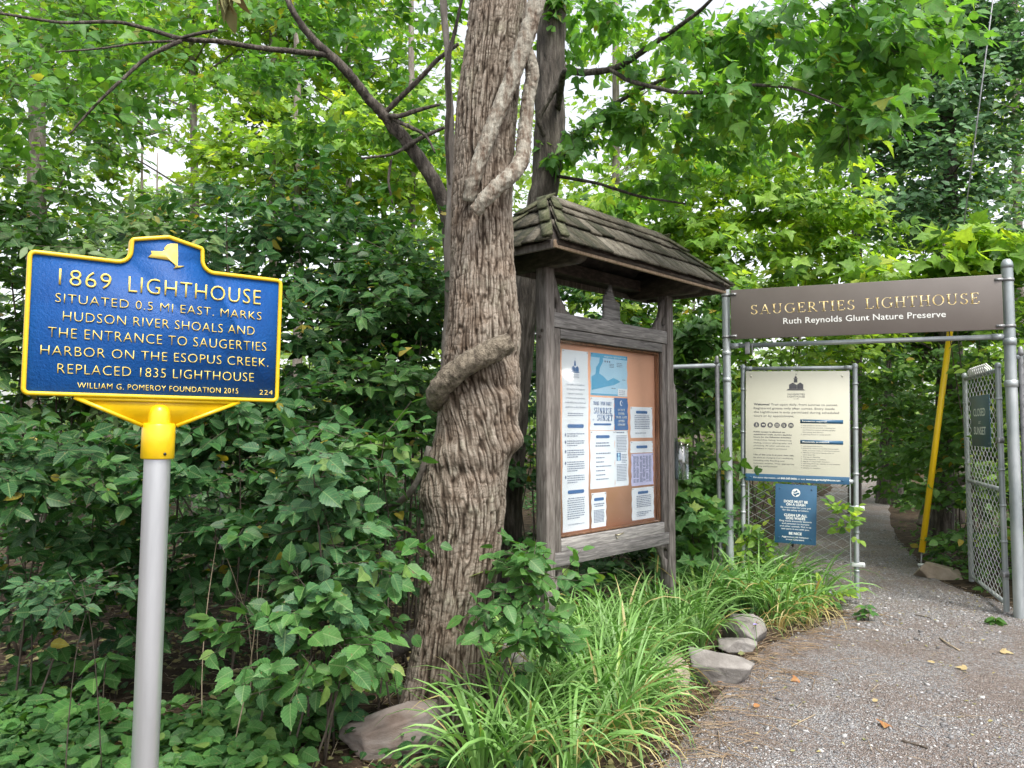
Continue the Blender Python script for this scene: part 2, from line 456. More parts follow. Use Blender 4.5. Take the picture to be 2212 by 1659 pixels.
def axis(lo, hi, a, b, step, n=26):
    mid = np.arange(a, b + 1e-6, step)
    g = np.linspace(0, 1, n)[1:] ** 2.5
    return np.concatenate([(a - (a - lo) * g)[::-1], mid, b + (hi - b) * g])
gx = axis(-160, 160, -7, 9, .10)
gy = axis(-60, 220, 0, 13, .10)
XX, YY = np.meshgrid(gx, gy)
ZZ = gh(XX, YY)
nx, ny = len(gx), len(gy)
I, J = np.meshgrid(np.arange(nx - 1), np.arange(ny - 1))
q = (J * nx + I).ravel()
mb = MB(); mb.add(np.stack([XX, YY, ZZ], -1).reshape(-1, 3), np.stack([q, q + 1, q + nx + 1, q + nx], 1))
m_floor = noisy('forest_floor', [(.25, (.020, .013, .009)), (.45, (.050, .034, .022)), (.6, (.095, .065, .042)), (.78, (.17, .12, .08))], 9, rough=.95, bump=1.0, bscale=45, detail=9, bd=.03, spec=.2)
tag(mb.build('ground', m_floor, smooth=True, attr=False), kind='structure')

m, nt, p, L = new_mat('gravel_path')
tc = nt.nodes.new('ShaderNodeTexCoord')
v1 = node(nt, 'ShaderNodeTexVoronoi', Scale=105.0); L(tc.outputs['Object'], v1.inputs['Vector'])
sepc = nt.nodes.new('ShaderNodeSeparateColor'); L(v1.outputs['Color'], sepc.inputs[0])
r1 = ramp(nt, [(0, (.14, .137, .138)), (.35, (.26, .255, .262)), (.75, (.36, .35, .348)), (1, (.50, .48, .46))]); L(sepc.outputs[0], r1.inputs[0])
n1 = node(nt, 'ShaderNodeTexNoise', Scale=34.0, Detail=8, Roughness=.7); L(tc.outputs['Object'], n1.inputs['Vector'])
r2 = ramp(nt, [(.3, (.115, .092, .079)), (.5, (.235, .192, .170)), (.7, (.38, .325, .295))]); L(n1.outputs['Fac'], r2.inputs[0])
n2 = node(nt, 'ShaderNodeTexNoise', Scale=1.5, Detail=5, Roughness=.6); L(tc.outputs['Object'], n2.inputs['Vector'])
r3 = ramp(nt, [(.44, (.06,) * 3), (.60, (.66,) * 3)]); L(n2.outputs['Fac'], r3.inputs[0])
th = node(nt, 'ShaderNodeMath', operation='GREATER_THAN'); L(r3.outputs[0], th.inputs[0]); L(sepc.outputs[1], th.inputs[1])
mx = node(nt, 'ShaderNodeMix', data_type='RGBA'); L(th.outputs[0], mx.inputs[0]); L(r2.outputs[0], mx.inputs[6]); L(r1.outputs[0], mx.inputs[7])
L(mx.outputs[2], p.inputs['Base Color'])
bm_ = node(nt, 'ShaderNodeBump', Strength=1.0, Distance=.022); 
mh = node(nt, 'ShaderNodeMath', operation='MULTIPLY_ADD'); L(v1.outputs['Distance'], mh.inputs[0]); mh.inputs[1].default_value = -1.0; L(n1.outputs['Fac'], mh.inputs[2])
L(mh.outputs[0], bm_.inputs['Height']); L(bm_.outputs[0], p.inputs['Normal'])
p.inputs['Roughness'].default_value = .85
p.inputs['Specular IOR Level'].default_value = .3
py_ = axis(-8, 44, 1, 12, .08, 30)
us = np.linspace(0, 1, 70)
YY = np.repeat(py_[:, None], len(us), 1)
wob = .10 * (fbm(YY * 2.2, YY * 0 + 3, 3) - .45)
wob2 = .12 * (fbm(YY * 2.0, YY * 0 + 13, 3) - .45)
XX = xl(YY) + wob + (xr(YY) + wob2 - xl(YY) - wob) * us[None, :]
edge = np.minimum(us, 1 - us)[None, :]
ZZ = pz(XX, YY) - .03 * (1 - sstep(0, .02, edge))
nx, ny = len(us), len(py_)
I, J = np.meshgrid(np.arange(nx - 1), np.arange(ny - 1)); q = (J * nx + I).ravel()
mb = MB(); mb.add(np.stack([XX, YY, ZZ], -1).reshape(-1, 3), np.stack([q, q + 1, q + nx + 1, q + nx], 1))
tag(mb.build('path', m, smooth=True, attr=False), kind='structure')

# loose stone chips lying on the path
m_stone = noisy('stone_chip', [(.15, (.14, .135, .135)), (.4, (.25, .246, .252)), (.65, (.34, .333, .333)), (.95, (.47, .455, .44))], 5, rough=.85, rnd=.9)
def rand_rot(n):
    a = rng.uniform(0, 2 * math.pi, n); t = rng.normal(0, .35, n)
    ca, sa, ct, st = np.cos(a), np.sin(a), np.cos(t), np.sin(t)
    Rz = np.zeros((n, 3, 3)); Rz[:, 0, 0] = ca; Rz[:, 0, 1] = -sa; Rz[:, 1, 0] = sa; Rz[:, 1, 1] = ca; Rz[:, 2, 2] = 1
    Rx = np.zeros((n, 3, 3)); Rx[:, 0, 0] = 1; Rx[:, 1, 1] = ct; Rx[:, 1, 2] = -st; Rx[:, 2, 1] = st; Rx[:, 2, 2] = ct
    return Rz @ Rx
n = 78000
gy_ = 3.3 + (rng.random(n) ** 1.7) * 8.5
gxx = xl(gy_) + (xr(gy_) - xl(gy_)) * rng.random(n)
keep = rng.random(n) < .05 + .90 * sstep(.42, .60, fbm(gxx * 1.3 + 5, gy_ * 1.3 + 2, 4))
pr = proj(np.stack([gxx, gy_, gxx * 0], 1)); keep &= (pr[:, 0] < 2260) & (pr[:, 1] < 1720)
gxx, gy_ = gxx[keep], gy_[keep]; n = len(gxx)
sz = np.clip(.0017 * rng.pareto(2.7, n) + .0027, 0, .016)
cube = np.array([(x, y, z) for x in (-1, 1) for y in (-1, 1) for z in (-1, 1)], float)
V = cube[None] * rng.uniform(.45, 1.0, (n, 8, 3)) * np.stack([rng.uniform(.8, 1.5, n), rng.uniform(.6, 1.1, n), rng.uniform(.3, .6, n)], 1)[:, None] * sz[:, None, None]
V = np.einsum('nij,nkj->nki', rand_rot(n), V) + np.stack([gxx, gy_, pz(gxx, gy_) + sz * .25], 1)[:, None]
cf = np.array([(0, 1, 3, 2), (4, 6, 7, 5), (0, 4, 5, 1), (2, 3, 7, 6), (0, 2, 6, 4), (1, 5, 7, 3)])
mb = MB(); mb.add(V.reshape(-1, 3), (cf[None] + (np.arange(n) * 8)[:, None, None]).reshape(-1, 4), np.repeat(rng.random(n), 6))
tag(mb.build('gravel', m_stone), kind='stuff')

# ------------------------------------------------------------------ the historical marker
def fillet(pts, rads, seg=6):
    out = []
    n = len(pts)
    for i in range(n):
        P = np.array(pts[i], float); A = np.array(pts[i - 1], float) - P; B = np.array(pts[(i + 1) % n], float) - P
        r = rads[i]
        la, lb = np.linalg.norm(A), np.linalg.norm(B); A /= la; B /= lb
        if r < 1e-5: out.append(tuple(P)); continue
        th = math.acos(np.clip(A @ B, -1, 1)); d = r / math.tan(th / 2)
        C = P + (A + B) / np.linalg.norm(A + B) * (r / math.sin(th / 2))
        p0, p1 = P + A * d, P + B * d
        a0 = math.atan2(*(p0 - C)[::-1]); a1 = math.atan2(*(p1 - C)[::-1])
        da = (a1 - a0 + math.pi) % (2 * math.pi) - math.pi
        out += [(C[0] + r * math.cos(a0 + da * k / seg), C[1] + r * math.sin(a0 + da * k / seg)) for k in range(seg + 1)]
    return out
def inset(pts, d):
    n = len(pts); out = []
    for i in range(n):
        P = np.array(pts[i], float); A = np.array(pts[i - 1], float); B = np.array(pts[(i + 1) % n], float)
        e1 = (P - A) / np.linalg.norm(P - A); e2 = (B - P) / np.linalg.norm(B - P)
        n1 = np.array([-e1[1], e1[0]]); n2 = np.array([-e2[1], e2[0]])
        k = (n1 + n2); k /= np.linalg.norm(k)
        out.append(tuple(P + k * d / max(.3, k @ n1)))
    return out
BZ = 1.95                                                 # local height of the plaque's middle over the base
base_pts = [(-.405, -.229), (.405, -.229), (.405, .233), (.1265, .233), (.1235, .313), (.005, .3395), (-.1150, .313), (-.1180, .233), (-.405, .233)]
cr = [.022, .022, .022, .035, .016, .012, .016, .035, .022]
conv = [1, 1, 1, -1, 1, 1, 1, -1, 1]
def outline(d):
    return [(x, z + BZ) for x, z in fillet(inset(base_pts, d), [max(.003, r - d * c) for r, c in zip(cr, conv)])]
m_yel = noisy('yellow_enamel', [(.14, (.30, .18, .012)), (.25, (.58, .37, .004)), (.5, (.64, .425, .005)), (.75, (.67, .45, .008))], 22, rough=.32, bump=.12, bscale=30, bd=.004, rvar=.06)
m_gold = noisy('yellow_lettering', [(.35, (.70, .51, .085)), (.65, (.76, .58, .14))], 40, rough=.45)
m_blue = noisy('blue_enamel', [(.3, (.002, .050, .205)), (.7, (.004, .072, .270))], 8, rough=.45, spec=.28, bump=.55, bscale=95, bd=.006)
m_alu = noisy('brushed_aluminium', [(.3, (.52, .54, .57)), (.5, (.66, .68, .71)), (.7, (.78, .80, .82))], 5, (1, 1, .10), .38, .15, 70, metal=.8, rvar=.08, bd=.003)
mk = thing('historical_marker', 'blue and yellow cast metal historical marker on a silver pole at left', 'sign')
mk.rotation_mode = 'YXZ'
mk.rotation_euler = (.02, .0102, .598)
Rm = Matrix.Rotation(.598, 3, 'Z') @ Matrix.Rotation(.02, 3, 'X') @ Matrix.Rotation(.0102, 3, 'Y')
mk.location = Vector((-1.2008, 2.6343, 1.8786)) + Rm @ Vector((0, 0, -BZ))
mb = MB(); mb.prism(outline(.004), .0, .022); mb.build('plaque', m_blue, mk)
# raised rim: a bead swept round the outline
rings = [(0, .026), (0, -.004), (.003, -.008), (.010, -.008), (.0135, -.004), (.0135, .001)]
RV = []
ol0 = outline(0)
for d, y in rings:
    o_ = outline(d)
    RV.append([(x, y, z) for x, z in o_])
n = len(ol0); mb = MB()
fs = [(i * n + k, i * n + (k + 1) % n, (i + 1) * n + (k + 1) % n, (i + 1) * n + k) for i in range(len(rings) - 1) for k in range(n)]
mb.add(np.array(RV).reshape(-1, 3), fs)
mb.build('rim', m_yel, mk, smooth=True)
mb = MB(); mb.prism(outline(0), .0262, .030); mb.build('back_plate', m_yel, mk)
mb = MB(); Y0, EX = -.0032, .0034
for s, x0, x1, z, h, b in [('1869', -.3166, -.1661, .1300, .0525, .012), ('LIGHTHOUSE', -.1141, .3268, .1288, .0535, .012),
                        ('SITUATED 0.5 MI EAST. MARKS', -.3238, .3313, .0727, .0292, .004), ('HUDSON RIVER SHOALS AND', -.3004, .3083, .0150, .0310, .004),
                        ('THE ENTRANCE TO SAUGERTIES', -.3400, .3529, -.0414, .0330, .004), ('HARBOR ON THE ESOPUS CREEK.', -.3576, .3625, -.0985, .0312, .004),
                        ('REPLACED 1835 LIGHTHOUSE', -.3087, .3117, -.1560, .0320, .004), ('WILLIAM G. POMEROY FOUNDATION 2015', -.2509, .2578, -.2012, .0185, .010), ('224', .3343, .3823, -.2018, .0172, .004)]:
    write(mb, s, x0, z + BZ, h, x1 - x0, Y0, bold=-.024 + b, ex=EX, spacing=1.08)
mb.build('lettering', m_gold, mk)
nyzoom = [(1290, 222), (1296, 300), (1297, 388), (1345, 388), (1310, 402), (1268, 408), (1282, 392), (1270, 372), (1240, 350), (1225, 345), (1085, 326), (1110, 300), (1104, 280), (1185, 281), (1200, 270), (1196, 255), (1215, 232), (1240, 222)]
mb = MB()
ny = [((x - 1225) / 2230 + .005, (300 - (z - (x - 1225) * .11)) / 2150 + .2735 + BZ) for x, z in nyzoom]
mb.prism(ny[::-1], Y0, Y0 + EX); mb.build('state_emblem', m_gold, mk)
mb = MB()
mb.prism([(x, z + BZ) for x, z in [(-.255, -.2292), (-.055, -.318), (.057, -.318), (.262, -.2292)]], .006, .014)
for a, b in [((-.258, -.231), (-.053, -.320)), ((.265, -.231), (.055, -.320))]:
    d = np.array(b) - np.array(a); d /= np.linalg.norm(d); nn = np.array([-d[1], d[0]]) * .006
    mb.prism([(a[0] + nn[0], a[1] + nn[1] + BZ), (a[0] - nn[0], a[1] - nn[1] + BZ), (b[0] - nn[0], b[1] - nn[1] + BZ), (b[0] + nn[0], b[1] + nn[1] + BZ)], -.003, .022)
mb.box(-.245, .252, -.002, .020, BZ - .240, BZ - .2292)
br = mb.build('bracket', m_yel, mk)
mb = MB()
mb.lathe([(.0005, .045), (.017, .043), (.028, .034), (.034, .020), (.0365, 0), (.0375, -.03)], 28, (0, .012, BZ - .292))
mb.build('boss', m_yel, mk, smooth=True)
mb = MB()
mb.lathe([(.030, .008), (.049, .006), (.0535, 0), (.0535, -.112), (.0515, -.115), (.043, -.115)], 36, (0, .012, BZ - .318))
co = mb.build('collar', m_yel, mk, smooth=True)
m_screw = noisy('dark_screw', [(.3, (.02, .02, .02)), (.7, (.06, .055, .05))], 60, rough=.5, metal=.6)
for a in (-75, 15, 150):
    mb = MB(); c, s_ = math.cos(R(a)), math.sin(R(a))
    mb.tube([(c * .0525, .012 + s_ * .0525, BZ - .415), (c * .0565, .012 + s_ * .0565, BZ - .415)], [.0055, .005], 10); mb.build('screw', m_screw, co)
mb = MB(); mb.lathe([(.0425, -.43), (.0425, -1.0), (.0425, -1.5), (.0425, -BZ - .03)], 40, (0, .012, BZ)); mb.build('pole', m_alu, mk, smooth=True)

# ------------------------------------------------------------------ the big vine-wrapped tree
TY = 4.15
tab = np.array([(-60, 1022, 1143), (0, 1017, 1137), (215, 988, 1119), (357, 981, 1109), (451, 976, 1106), (559, 972, 1110), (645, 969, 1117), (713, 964, 1125), (779, 957, 1121),
                (857, 949, 1126), (929, 943, 1114), (975, 931, 1108), (1020, 919, 1097), (1075, 909, 1092), (1098, 912, 1091), (1125, 916, 1088), (1201, 917, 1076), (1321, 904, 1062), (1442, 886, 1056), (1532, 872, 1050), (1580, 862, 1052)], float)
zt, xc, rr = [], [], []
for py, a, b in tab:
    A, B = at(a, py, TY), at(b, py, TY); zt.append(A[2]); xc.append((A[0] + B[0]) / 2); rr.append((B[0] - A[0]) / 2)
zt, xc, rr = map(np.array, (zt, xc, rr)); o_ = np.argsort(zt); zt, xc, rr = zt[o_], xc[o_], rr[o_]
TB = np.array([float(np.interp(0, zt, xc)), TY, 0.0])
NU, NV = 340, 1150
hz = np.concatenate([np.linspace(-.15, 4.1, NV - 60), np.linspace(4.15, 8.5, 60)])
cxs = np.where(hz <= zt[-1], np.interp(hz, zt, xc), xc[-1] + (hz - zt[-1]) * .035)
rs = np.where(hz <= zt[-1], np.interp(hz, zt, rr), rr[-1] - (hz - zt[-1]) * .012)
ker = np.ones(9) / 9
cxs = np.convolve(np.pad(cxs, 4, 'edge'), ker, 'valid'); rs = np.convolve(np.pad(rs, 4, 'edge'), ker, 'valid')
th = np.arange(NU) / NU
TH_, HZ = np.meshgrid(th, hz)
RS = rs[:, None]
circ = 1.15
twist = .35 * sstep(1.05, 1.35, HZ) * (1 - sstep(1.7, 2.1, HZ))
off = np.concatenate([[0], np.cumsum((twist[1:, :1] * np.diff(hz)[:, None]).ravel())])[:, None]
u = TH_ * circ
wx = .012 * (fbm(u * 9 + 3, HZ * 7, 4, 5) - .45)
def perno(fu, fz, sd, sh=0):                              # noise periodic round the trunk
    per = int(round(fu * circ)); return vn((TH_ + (off + wx + sh) / circ) * per, HZ * fz, per, sd)
a1 = np.abs(perno(62, 6.5, 1) - .5) * 2
a2 = np.abs(perno(96, 13, 2) - .5) * 2
a3 = perno(150, 60, 3)
lump = perno(6, 2.2, 4) - .5
furw = sstep(.0, .30, a1) * .60 + sstep(.0, .34, a2) * .40
crack = sstep(.0, .22, np.abs(perno(34, 38, 6) - .5) * 2)
fur = np.clip(furw * (.78 + .22 * crack) * (.80 + .4 * (perno(190, 26, 7) - .3)), 0, 1)
disp = .0145 * (fur - .75) + .004 * (a3 - .5) * fur + .012 * lump
ang = TH_ * 2 * math.pi
px_ = np.cos(ang); py_ = np.sin(ang)
def bulge(a0, z0, wa, wz, amp):
    da = (ang - R(a0) + math.pi) % (2 * math.pi) - math.pi
    return amp * np.exp(-(da / R(wa)) ** 2 - ((HZ - z0) / wz) ** 2)
zpix = lambda py: at(1000, py, TY)[2]
disp += bulge(-8, zpix(955), 22, .075, .055) - bulge(-8, zpix(985), 14, .05, .02)
disp += bulge(195, zpix(1060), 40, .08, .014) - bulge(185, zpix(1110), 50, .05, .006)
disp += bulge(-100, zpix(1015), 30, .03, -.010) + bulge(-110, zpix(985), 60, .06, .012)
disp += bulge(-60, zpix(775), 45, .035, -.02) + bulge(-75, zpix(835), 60, .03, -.018)
disp += bulge(-120, zpix(452), 28, .03, -.018)
flare = .10 * np.exp(-np.maximum(HZ, 0) / .16) * (1 + .6 * np.cos(ang * 5 + 1))
RR = RS + disp + flare * .5
V = np.stack([cxs[:, None] + px_ * RR - TB[0], py_ * RR * .96 + 0 * HZ, HZ], -1).reshape(-1, 3)
k = np.arange(NU)
fs = np.concatenate([np.stack([i * NU + k, i * NU + (k + 1) % NU, (i + 1) * NU + (k + 1) % NU, (i + 1) * NU + k], 1) for i in range(NV - 1)])
m_bark, nt, p, L = new_mat('furrowed_bark')
a_ = node(nt, 'ShaderNodeAttribute', attribute_name='fur')
tc = nt.nodes.new('ShaderNodeTexCoord')
nz = node(nt, 'ShaderNodeTexNoise', Scale=5.0, Detail=6, Roughness=.65); L(tc.outputs['Object'], nz.inputs['Vector'])
nf = node(nt, 'ShaderNodeTexNoise', Scale=95.0, Detail=4, Roughness=.6); L(tc.outputs['Object'], nf.inputs['Vector'])
r1 = ramp(nt, [(0, (.020, .014, .010)), (.35, (.060, .045, .034)), (.65, (.140, .113, .090)), (1, (.27, .232, .195))]); L(a_.outputs['Fac'], r1.inputs[0])
r2 = ramp(nt, [(.32, (.74, .66, .58)), (.45, (.98, .95, .92)), (.58, (1.0, 1.02, 1.0)), (.70, (1.12, 1.22, 1.12))]); L(nz.outputs['Fac'], r2.inputs[0])
r3 = ramp(nt, [(.3, (.78, .78, .78)), (.7, (1.2, 1.2, 1.2))]); L(nf.outputs['Fac'], r3.inputs[0])
mu = node(nt, 'ShaderNodeVectorMath', operation='MULTIPLY'); L(r1.outputs[0], mu.inputs[0]); L(r2.outputs[0], mu.inputs[1])
mu2 = node(nt, 'ShaderNodeVectorMath', operation='MULTIPLY'); L(mu.outputs[0], mu2.inputs[0]); L(r3.outputs[0], mu2.inputs[1])
L(mu2.outputs[0], p.inputs['Base Color']); p.inputs['Roughness'].default_value = .92; p.inputs['Specular IOR Level'].default_value = .15
bb = node(nt, 'ShaderNodeBump', Strength=.5, Distance=.006); L(nf.outputs['Fac'], bb.inputs['Height']); L(bb.outputs[0], p.inputs['Normal'])
big = thing('vine_wrapped_tree', 'large furrowed grey brown tree trunk in the middle wrapped by cut dead vines', 'tree', TB)
mb = MB(); mb.add(V, fs); mb.build('trunk', m_bark, big, smooth=True, pattr=fur.ravel())

m_vine = noisy('lichened_vine', [(.30, (.07, .042, .028)), (.40, (.15, .112, .082)), (.50, (.26, .23, .185)), (.64, (.36, .34, .285)), (.8, (.50, .49, .42))], 20, (1.6, 1.6, .45), .95, .8, 60, detail=10, bd=.02)
m_vine2 = noisy('corky_vine', [(.28, (.05, .036, .026)), (.45, (.15, .122, .088)), (.6, (.25, .21, .155)), (.8, (.38, .33, .25))], 34, (1, 1, .7), .95, 1.0, 75, detail=10, bd=.03)
def pxpath(rows, n=60):
    """rows of (px, py, depth, radius in px at that depth) -> smooth world path and radii"""
    P = np.array([at(a, b, c) for a, b, c, r in rows]); rad = np.array([r * c / F for a, b, c, r in rows])
    t = np.concatenate([[0], np.cumsum(np.linalg.norm(np.diff(P, axis=0), axis=1))])
    tt = np.linspace(0, t[-1], n)
    # Catmull-Rom style smoothing by resampling then box filtering
    Q = np.stack([np.interp(tt, t, P[:, i]) for i in range(3)], 1); rq = np.interp(tt, t, rad)
    w = max(1, n // (len(rows) * 3))
    for _ in range(2):
        Qp = np.pad(Q, ((w, w), (0, 0)), 'edge'); Q2 = np.stack([np.convolve(Qp[:, i], np.ones(2 * w + 1) / (2 * w + 1), 'valid') for i in range(3)], 1)
        Q2[0], Q2[-1] = Q[0], Q[-1]; Q = Q2
    return Q, rq
def rough_tube(mb, Q, rq, seg=22, amp=.12, cap=True, knot=.0):
    n = len(Q); base = mb.n
    mb.tube(Q, rq, seg, cap)
    V = mb.v[-1 - 0] if not cap else mb.v[-1]
    c = np.repeat(Q, seg, 0)
    th = np.tile(np.arange(seg), n); ln = np.repeat(np.arange(n), seg)
    d = V - c
    f = 1 + amp * (vn(th * .8, ln * .33, None, 9) - .5) * 2 + amp * .6 * (vn(th * 2.1, ln * .9, None, 10) - .5) * 2
    mb.v[-1] = c + d * f[:, None]
vn_ = thing('dead_vine', 'pale lichen covered dead vine stem slanting down the upper trunk with a looping side stem', 'vine', tuple(at(1012, 440, 3.93)))
loc = np.array(vn_.location)
mb = MB(); Q, rq = pxpath([(1172, -70, 3.97, 18), (1160, 0, 3.96, 19), (1140, 70, 3.955, 19), (1108, 165, 3.955, 18), (1075, 245, 3.95, 17), (1045, 320, 3.945, 16), (1022, 385, 3.95, 16), (1012, 435, 3.985, 14)], 220)
rough_tube(mb, Q - loc, rq, 30, .09); mb.build('main_stem', m_vine, vn_, smooth=True)
mb = MB(); Q, rq = pxpath([(1128, 85, 3.99, 11), (1143, 122, 4.0, 15), (1152, 165, 4.02, 15), (1141, 205, 4.03, 15), (1137, 250, 4.03, 15), (1132, 295, 4.01, 16), (1130, 340, 3.98, 17), (1112, 372, 3.93, 18), (1080, 398, 3.90, 17), (1048, 430, 3.89, 17), (1025, 458, 3.91, 15)], 220)
rough_tube(mb, Q - loc, rq, 30, .10); mb.build('side_stem', m_vine, vn_, smooth=True)
mb = MB(); Q, rq = pxpath([(1102, 740, 3.915, 22), (1075, 752, 3.90, 25), (1035, 772, 3.89, 25), (995, 795, 3.90, 25), (962, 822, 3.93, 25), (944, 848, 3.99, 24), (940, 868, 4.08, 20), (950, 880, 4.2, 12)], 80)
o = thing('vine_stub', 'thick sawn off corky vine wrapped around the lower trunk', 'vine', tuple(at(1035, 772, 3.9)))
loc = np.array(o.location)
rough_tube(mb, Q - loc, rq, 26, .10); mb.build('stem', m_vine2, o, smooth=True)
def vine(name, rows, label, mat, seg=10, cat='vine', amp=.15):
    Q, rq = pxpath(rows, 20 * len(rows)); l = Q[-1].copy()
    mb = MB(); rough_tube(mb, Q - l, rq, seg, amp); o = mb.build(name, mat, smooth=True); o.location = l
    return tag(o, label, cat)
vine('liana', [(928, 965, 4.08, 7), (915, 1010, 4.1, 7), (895, 1055, 4.15, 7), (865, 1085, 4.25, 7), (825, 1103, 4.5, 6), (790, 1112, 4.9, 5)], 'thin bare woody vine arching left from the trunk into dark shrubs', M['bark_grey'])
vine('twisted_vine', [(956, -40, 4.7, 8), (960, 60, 4.7, 8), (970, 110, 4.7, 7), (967, 190, 4.7, 8), (975, 260, 4.7, 9), (970, 330, 4.7, 10), (978, 420, 4.7, 10), (966, 520, 4.7, 9), (970, 640, 4.7, 8), (958, 800, 4.7, 8), (952, 1000, 4.7, 8), (950, 1200, 4.7, 8), (955, 1400, 4.7, 9)], 'dark twisted climbing vine hanging beside the left edge of the big trunk', M['bark_grey'])
vine('twisted_vine', [(1005, -40, 4.68, 3), (985, 60, 4.68, 4), (964, 140, 4.66, 6), (972, 210, 4.66, 5), (963, 290, 4.68, 5), (972, 400, 4.68, 4)], 'thinner vine twining over the dark one left of the trunk', M['bark_dark'])

# ------------------------------------------------------------------ the shingled notice kiosk
m_wood = noisy('weathered_timber', [(.25, (.050, .041, .036)), (.45, (.105, .090, .080)), (.6, (.175, .155, .141)), (.78, (.28, .255, .235))], 5.5, (9, 9, 1.1), .85, .55, 12, detail=9, dist=.6, rnd=.18, bd=.006)
m_woodh = noisy('weathered_rail', [(.25, (.060, .055, .053)), (.45, (.145, .135, .130)), (.6, (.25, .235, .225)), (.78, (.40, .38, .355))], 5.5, (1.0, 9, 13), .85, .6, 12, detail=9, dist=.8, rnd=.18, bd=.006)
m_wooddk = noisy('old_dark_timber', [(.3, (.030, .024, .020)), (.5, (.060, .048, .040)), (.75, (.13, .105, .085))], 6, (2, 2, 6), .9, .4, 20, rnd=.2)
m_woodtan = noisy('tan_timber', [(.3, (.16, .105, .065)), (.5, (.27, .19, .125)), (.75, (.40, .30, .21))], 6, (8, 8, 1), .8, .4, 18, detail=8, rnd=.2)
m_red = noisy('red_cedar', [(.3, (.11, .045, .022)), (.5, (.22, .10, .05)), (.75, (.34, .17, .09))], 6, (9, 9, 1), .6, .3, 18, detail=8)
m_shk = noisy('cedar_shake', [(.22, (.020, .024, .010)), (.40, (.058, .052, .034)), (.58, (.110, .096, .072)), (.8, (.20, .18, .145))], 7, (5, 2.0, 2.0), .95, .8, 22, detail=9, dist=.7, rnd=.42, bd=.01)
m_moss = noisy('mossy_shake_cap', [(.25, (.030, .040, .014)), (.5, (.075, .080, .038)), (.75, (.16, .15, .10))], 12, (2, 2, 2), .95, .9, 40, rnd=.25, bd=.012)
m_cork = noisy('salmon_board', [(.3, (.84, .43, .27)), (.7, (.90, .48, .31))], 3, rough=.8)
KO, KR = np.array([.2871, 5.2, 0]), .827
def local(px, py, O, rz, y):
    """where the photograph's pixel meets the plane y of a turned local frame"""
    c, s = math.cos(rz), math.sin(rz)
    Rz = np.array([[c, -s, 0], [s, c, 0], [0, 0, 1]])
    C = Rz.T @ (np.array([0, 0, CAMZ]) - O); d = Rz.T @ ray(px, py)
    return C + d * ((y - C[1]) / d[1])
def deeper(u, z, O, rz, y):
    c, s = math.cos(rz), math.sin(rz)
    Rz = np.array([[c, -s, 0], [s, c, 0], [0, 0, 1]])
    C = Rz.T @ (np.array([0, 0, CAMZ]) - O)
    t = (y - C[1]) / (0 - C[1])
    return C[0] + (u - C[0]) * t, C[2] + (z - C[2]) * t
ki = thing('notice_kiosk', 'weathered wooden notice board kiosk under a mossy shingled hip roof', 'kiosk', KO, KR)
W0, W1 = .007, 1.459
eL = local(1201, 519, KO, KR, -.35); eR = local(1573, 617, KO, KR, -.35); rL = local(1189, 422, KO, KR, .05)
ZE, ZR = (eL[2] + eR[2]) / 2, rL[2] - .03
UL, UR = eL[0], eR[0]
RU0, RU1 = UL + .40, UR - .40
for x0, x1, z1 in [(-.083, .0065, 2.64), (1.4595, 1.550, 2.64)]:
    mb = MB(); mb.bbox(x0, x1, 0, .095, -.06, z1, .006, rng.random()); mb.build('post', m_wood, ki)
def board(name, x0, x1, y0, y1, z0, z1, mat, parent=None, b=.004):
    mb = MB(); mb.bbox(x0, x1, y0, y1, z0, z1, b, rng.random()); return mb.build(name, mat, parent or ki)
board('header_board', W0, W1, .004, .045, 2.240, 2.342, m_woodh)
board('apron_board', W0, W1, .004, .045, .618, .712, m_woodh)
fr = board('door_frame', .085, 1.398, .012, .045, 2.168, 2.236, m_woodh)
board('bottom_rail', .085, 1.398, .010, .045, .7125, .797, m_woodh, fr)
board('stile', .022, .0845, .014, .045, .7125, 2.236, m_wood, fr)
board('stile', 1.3985, 1.452, .014, .045, .7125, 2.236, m_wood, fr)
mb = MB(); mb.bbox(.0846, .098, .047, .10, .80, 2.17, .002); mb.bbox(1.385, 1.399, .047, .10, .80, 2.17, .002); mb.bbox(.099, 1.384, .047, .10, 2.15, 2.166, .002); mb.bbox(.099, 1.384, .047, .10, .799, .812, .002)
mb.build('case_lining', m_red, ki)
mb = MB(); mb.box(.02, 1.45, .1005, .118, .64, 2.236); mb.build('case_back', m_wooddk, ki)
CY_ = .082
mb = MB(); mb.box(.0985, 1.3845, CY_, .1, .8125, 2.1495); mb.build('pin_board', m_cork, ki)
m_pane, nt, p, L = new_mat('acrylic_pane')
g = node(nt, 'ShaderNodeBsdfGlossy', Roughness=.12); t = nt.nodes.new('ShaderNodeBsdfTransparent'); t.inputs[0].default_value = (.97, .98, .98, 1)
fz = node(nt, 'ShaderNodeLayerWeight', Blend=.5)
pw = node(nt, 'ShaderNodeMath', operation='POWER'); L(fz.outputs['Facing'], pw.inputs[0]); pw.inputs[1].default_value = 3.5
mm = node(nt, 'ShaderNodeMath', operation='MULTIPLY_ADD'); L(pw.outputs[0], mm.inputs[0]); mm.inputs[1].default_value = .3; mm.inputs[2].default_value = .012
mx = nt.nodes.new('ShaderNodeMixShader'); L(mm.outputs[0], mx.inputs[0]); L(t.outputs[0], mx.inputs[1]); L(g.outputs[0], mx.inputs[2]); L(mx.outputs[0], nt.nodes['Material Output'].inputs['Surface'])
mb = MB(); mb.box(.0855, 1.3975, .0465, .0469, .7975, 2.1675)
pane = mb.build('pane', m_pane, fr)
mb = MB(); mb.tube([(.715, .009, .765), (.715, -.012, .765), (.755, -.016, .770), (.79, -.014, .774)], [.006, .006, .005, .004], 8); mb.tube([(.725, .009, .742), (.725, -.006, .742)], .005, 8)
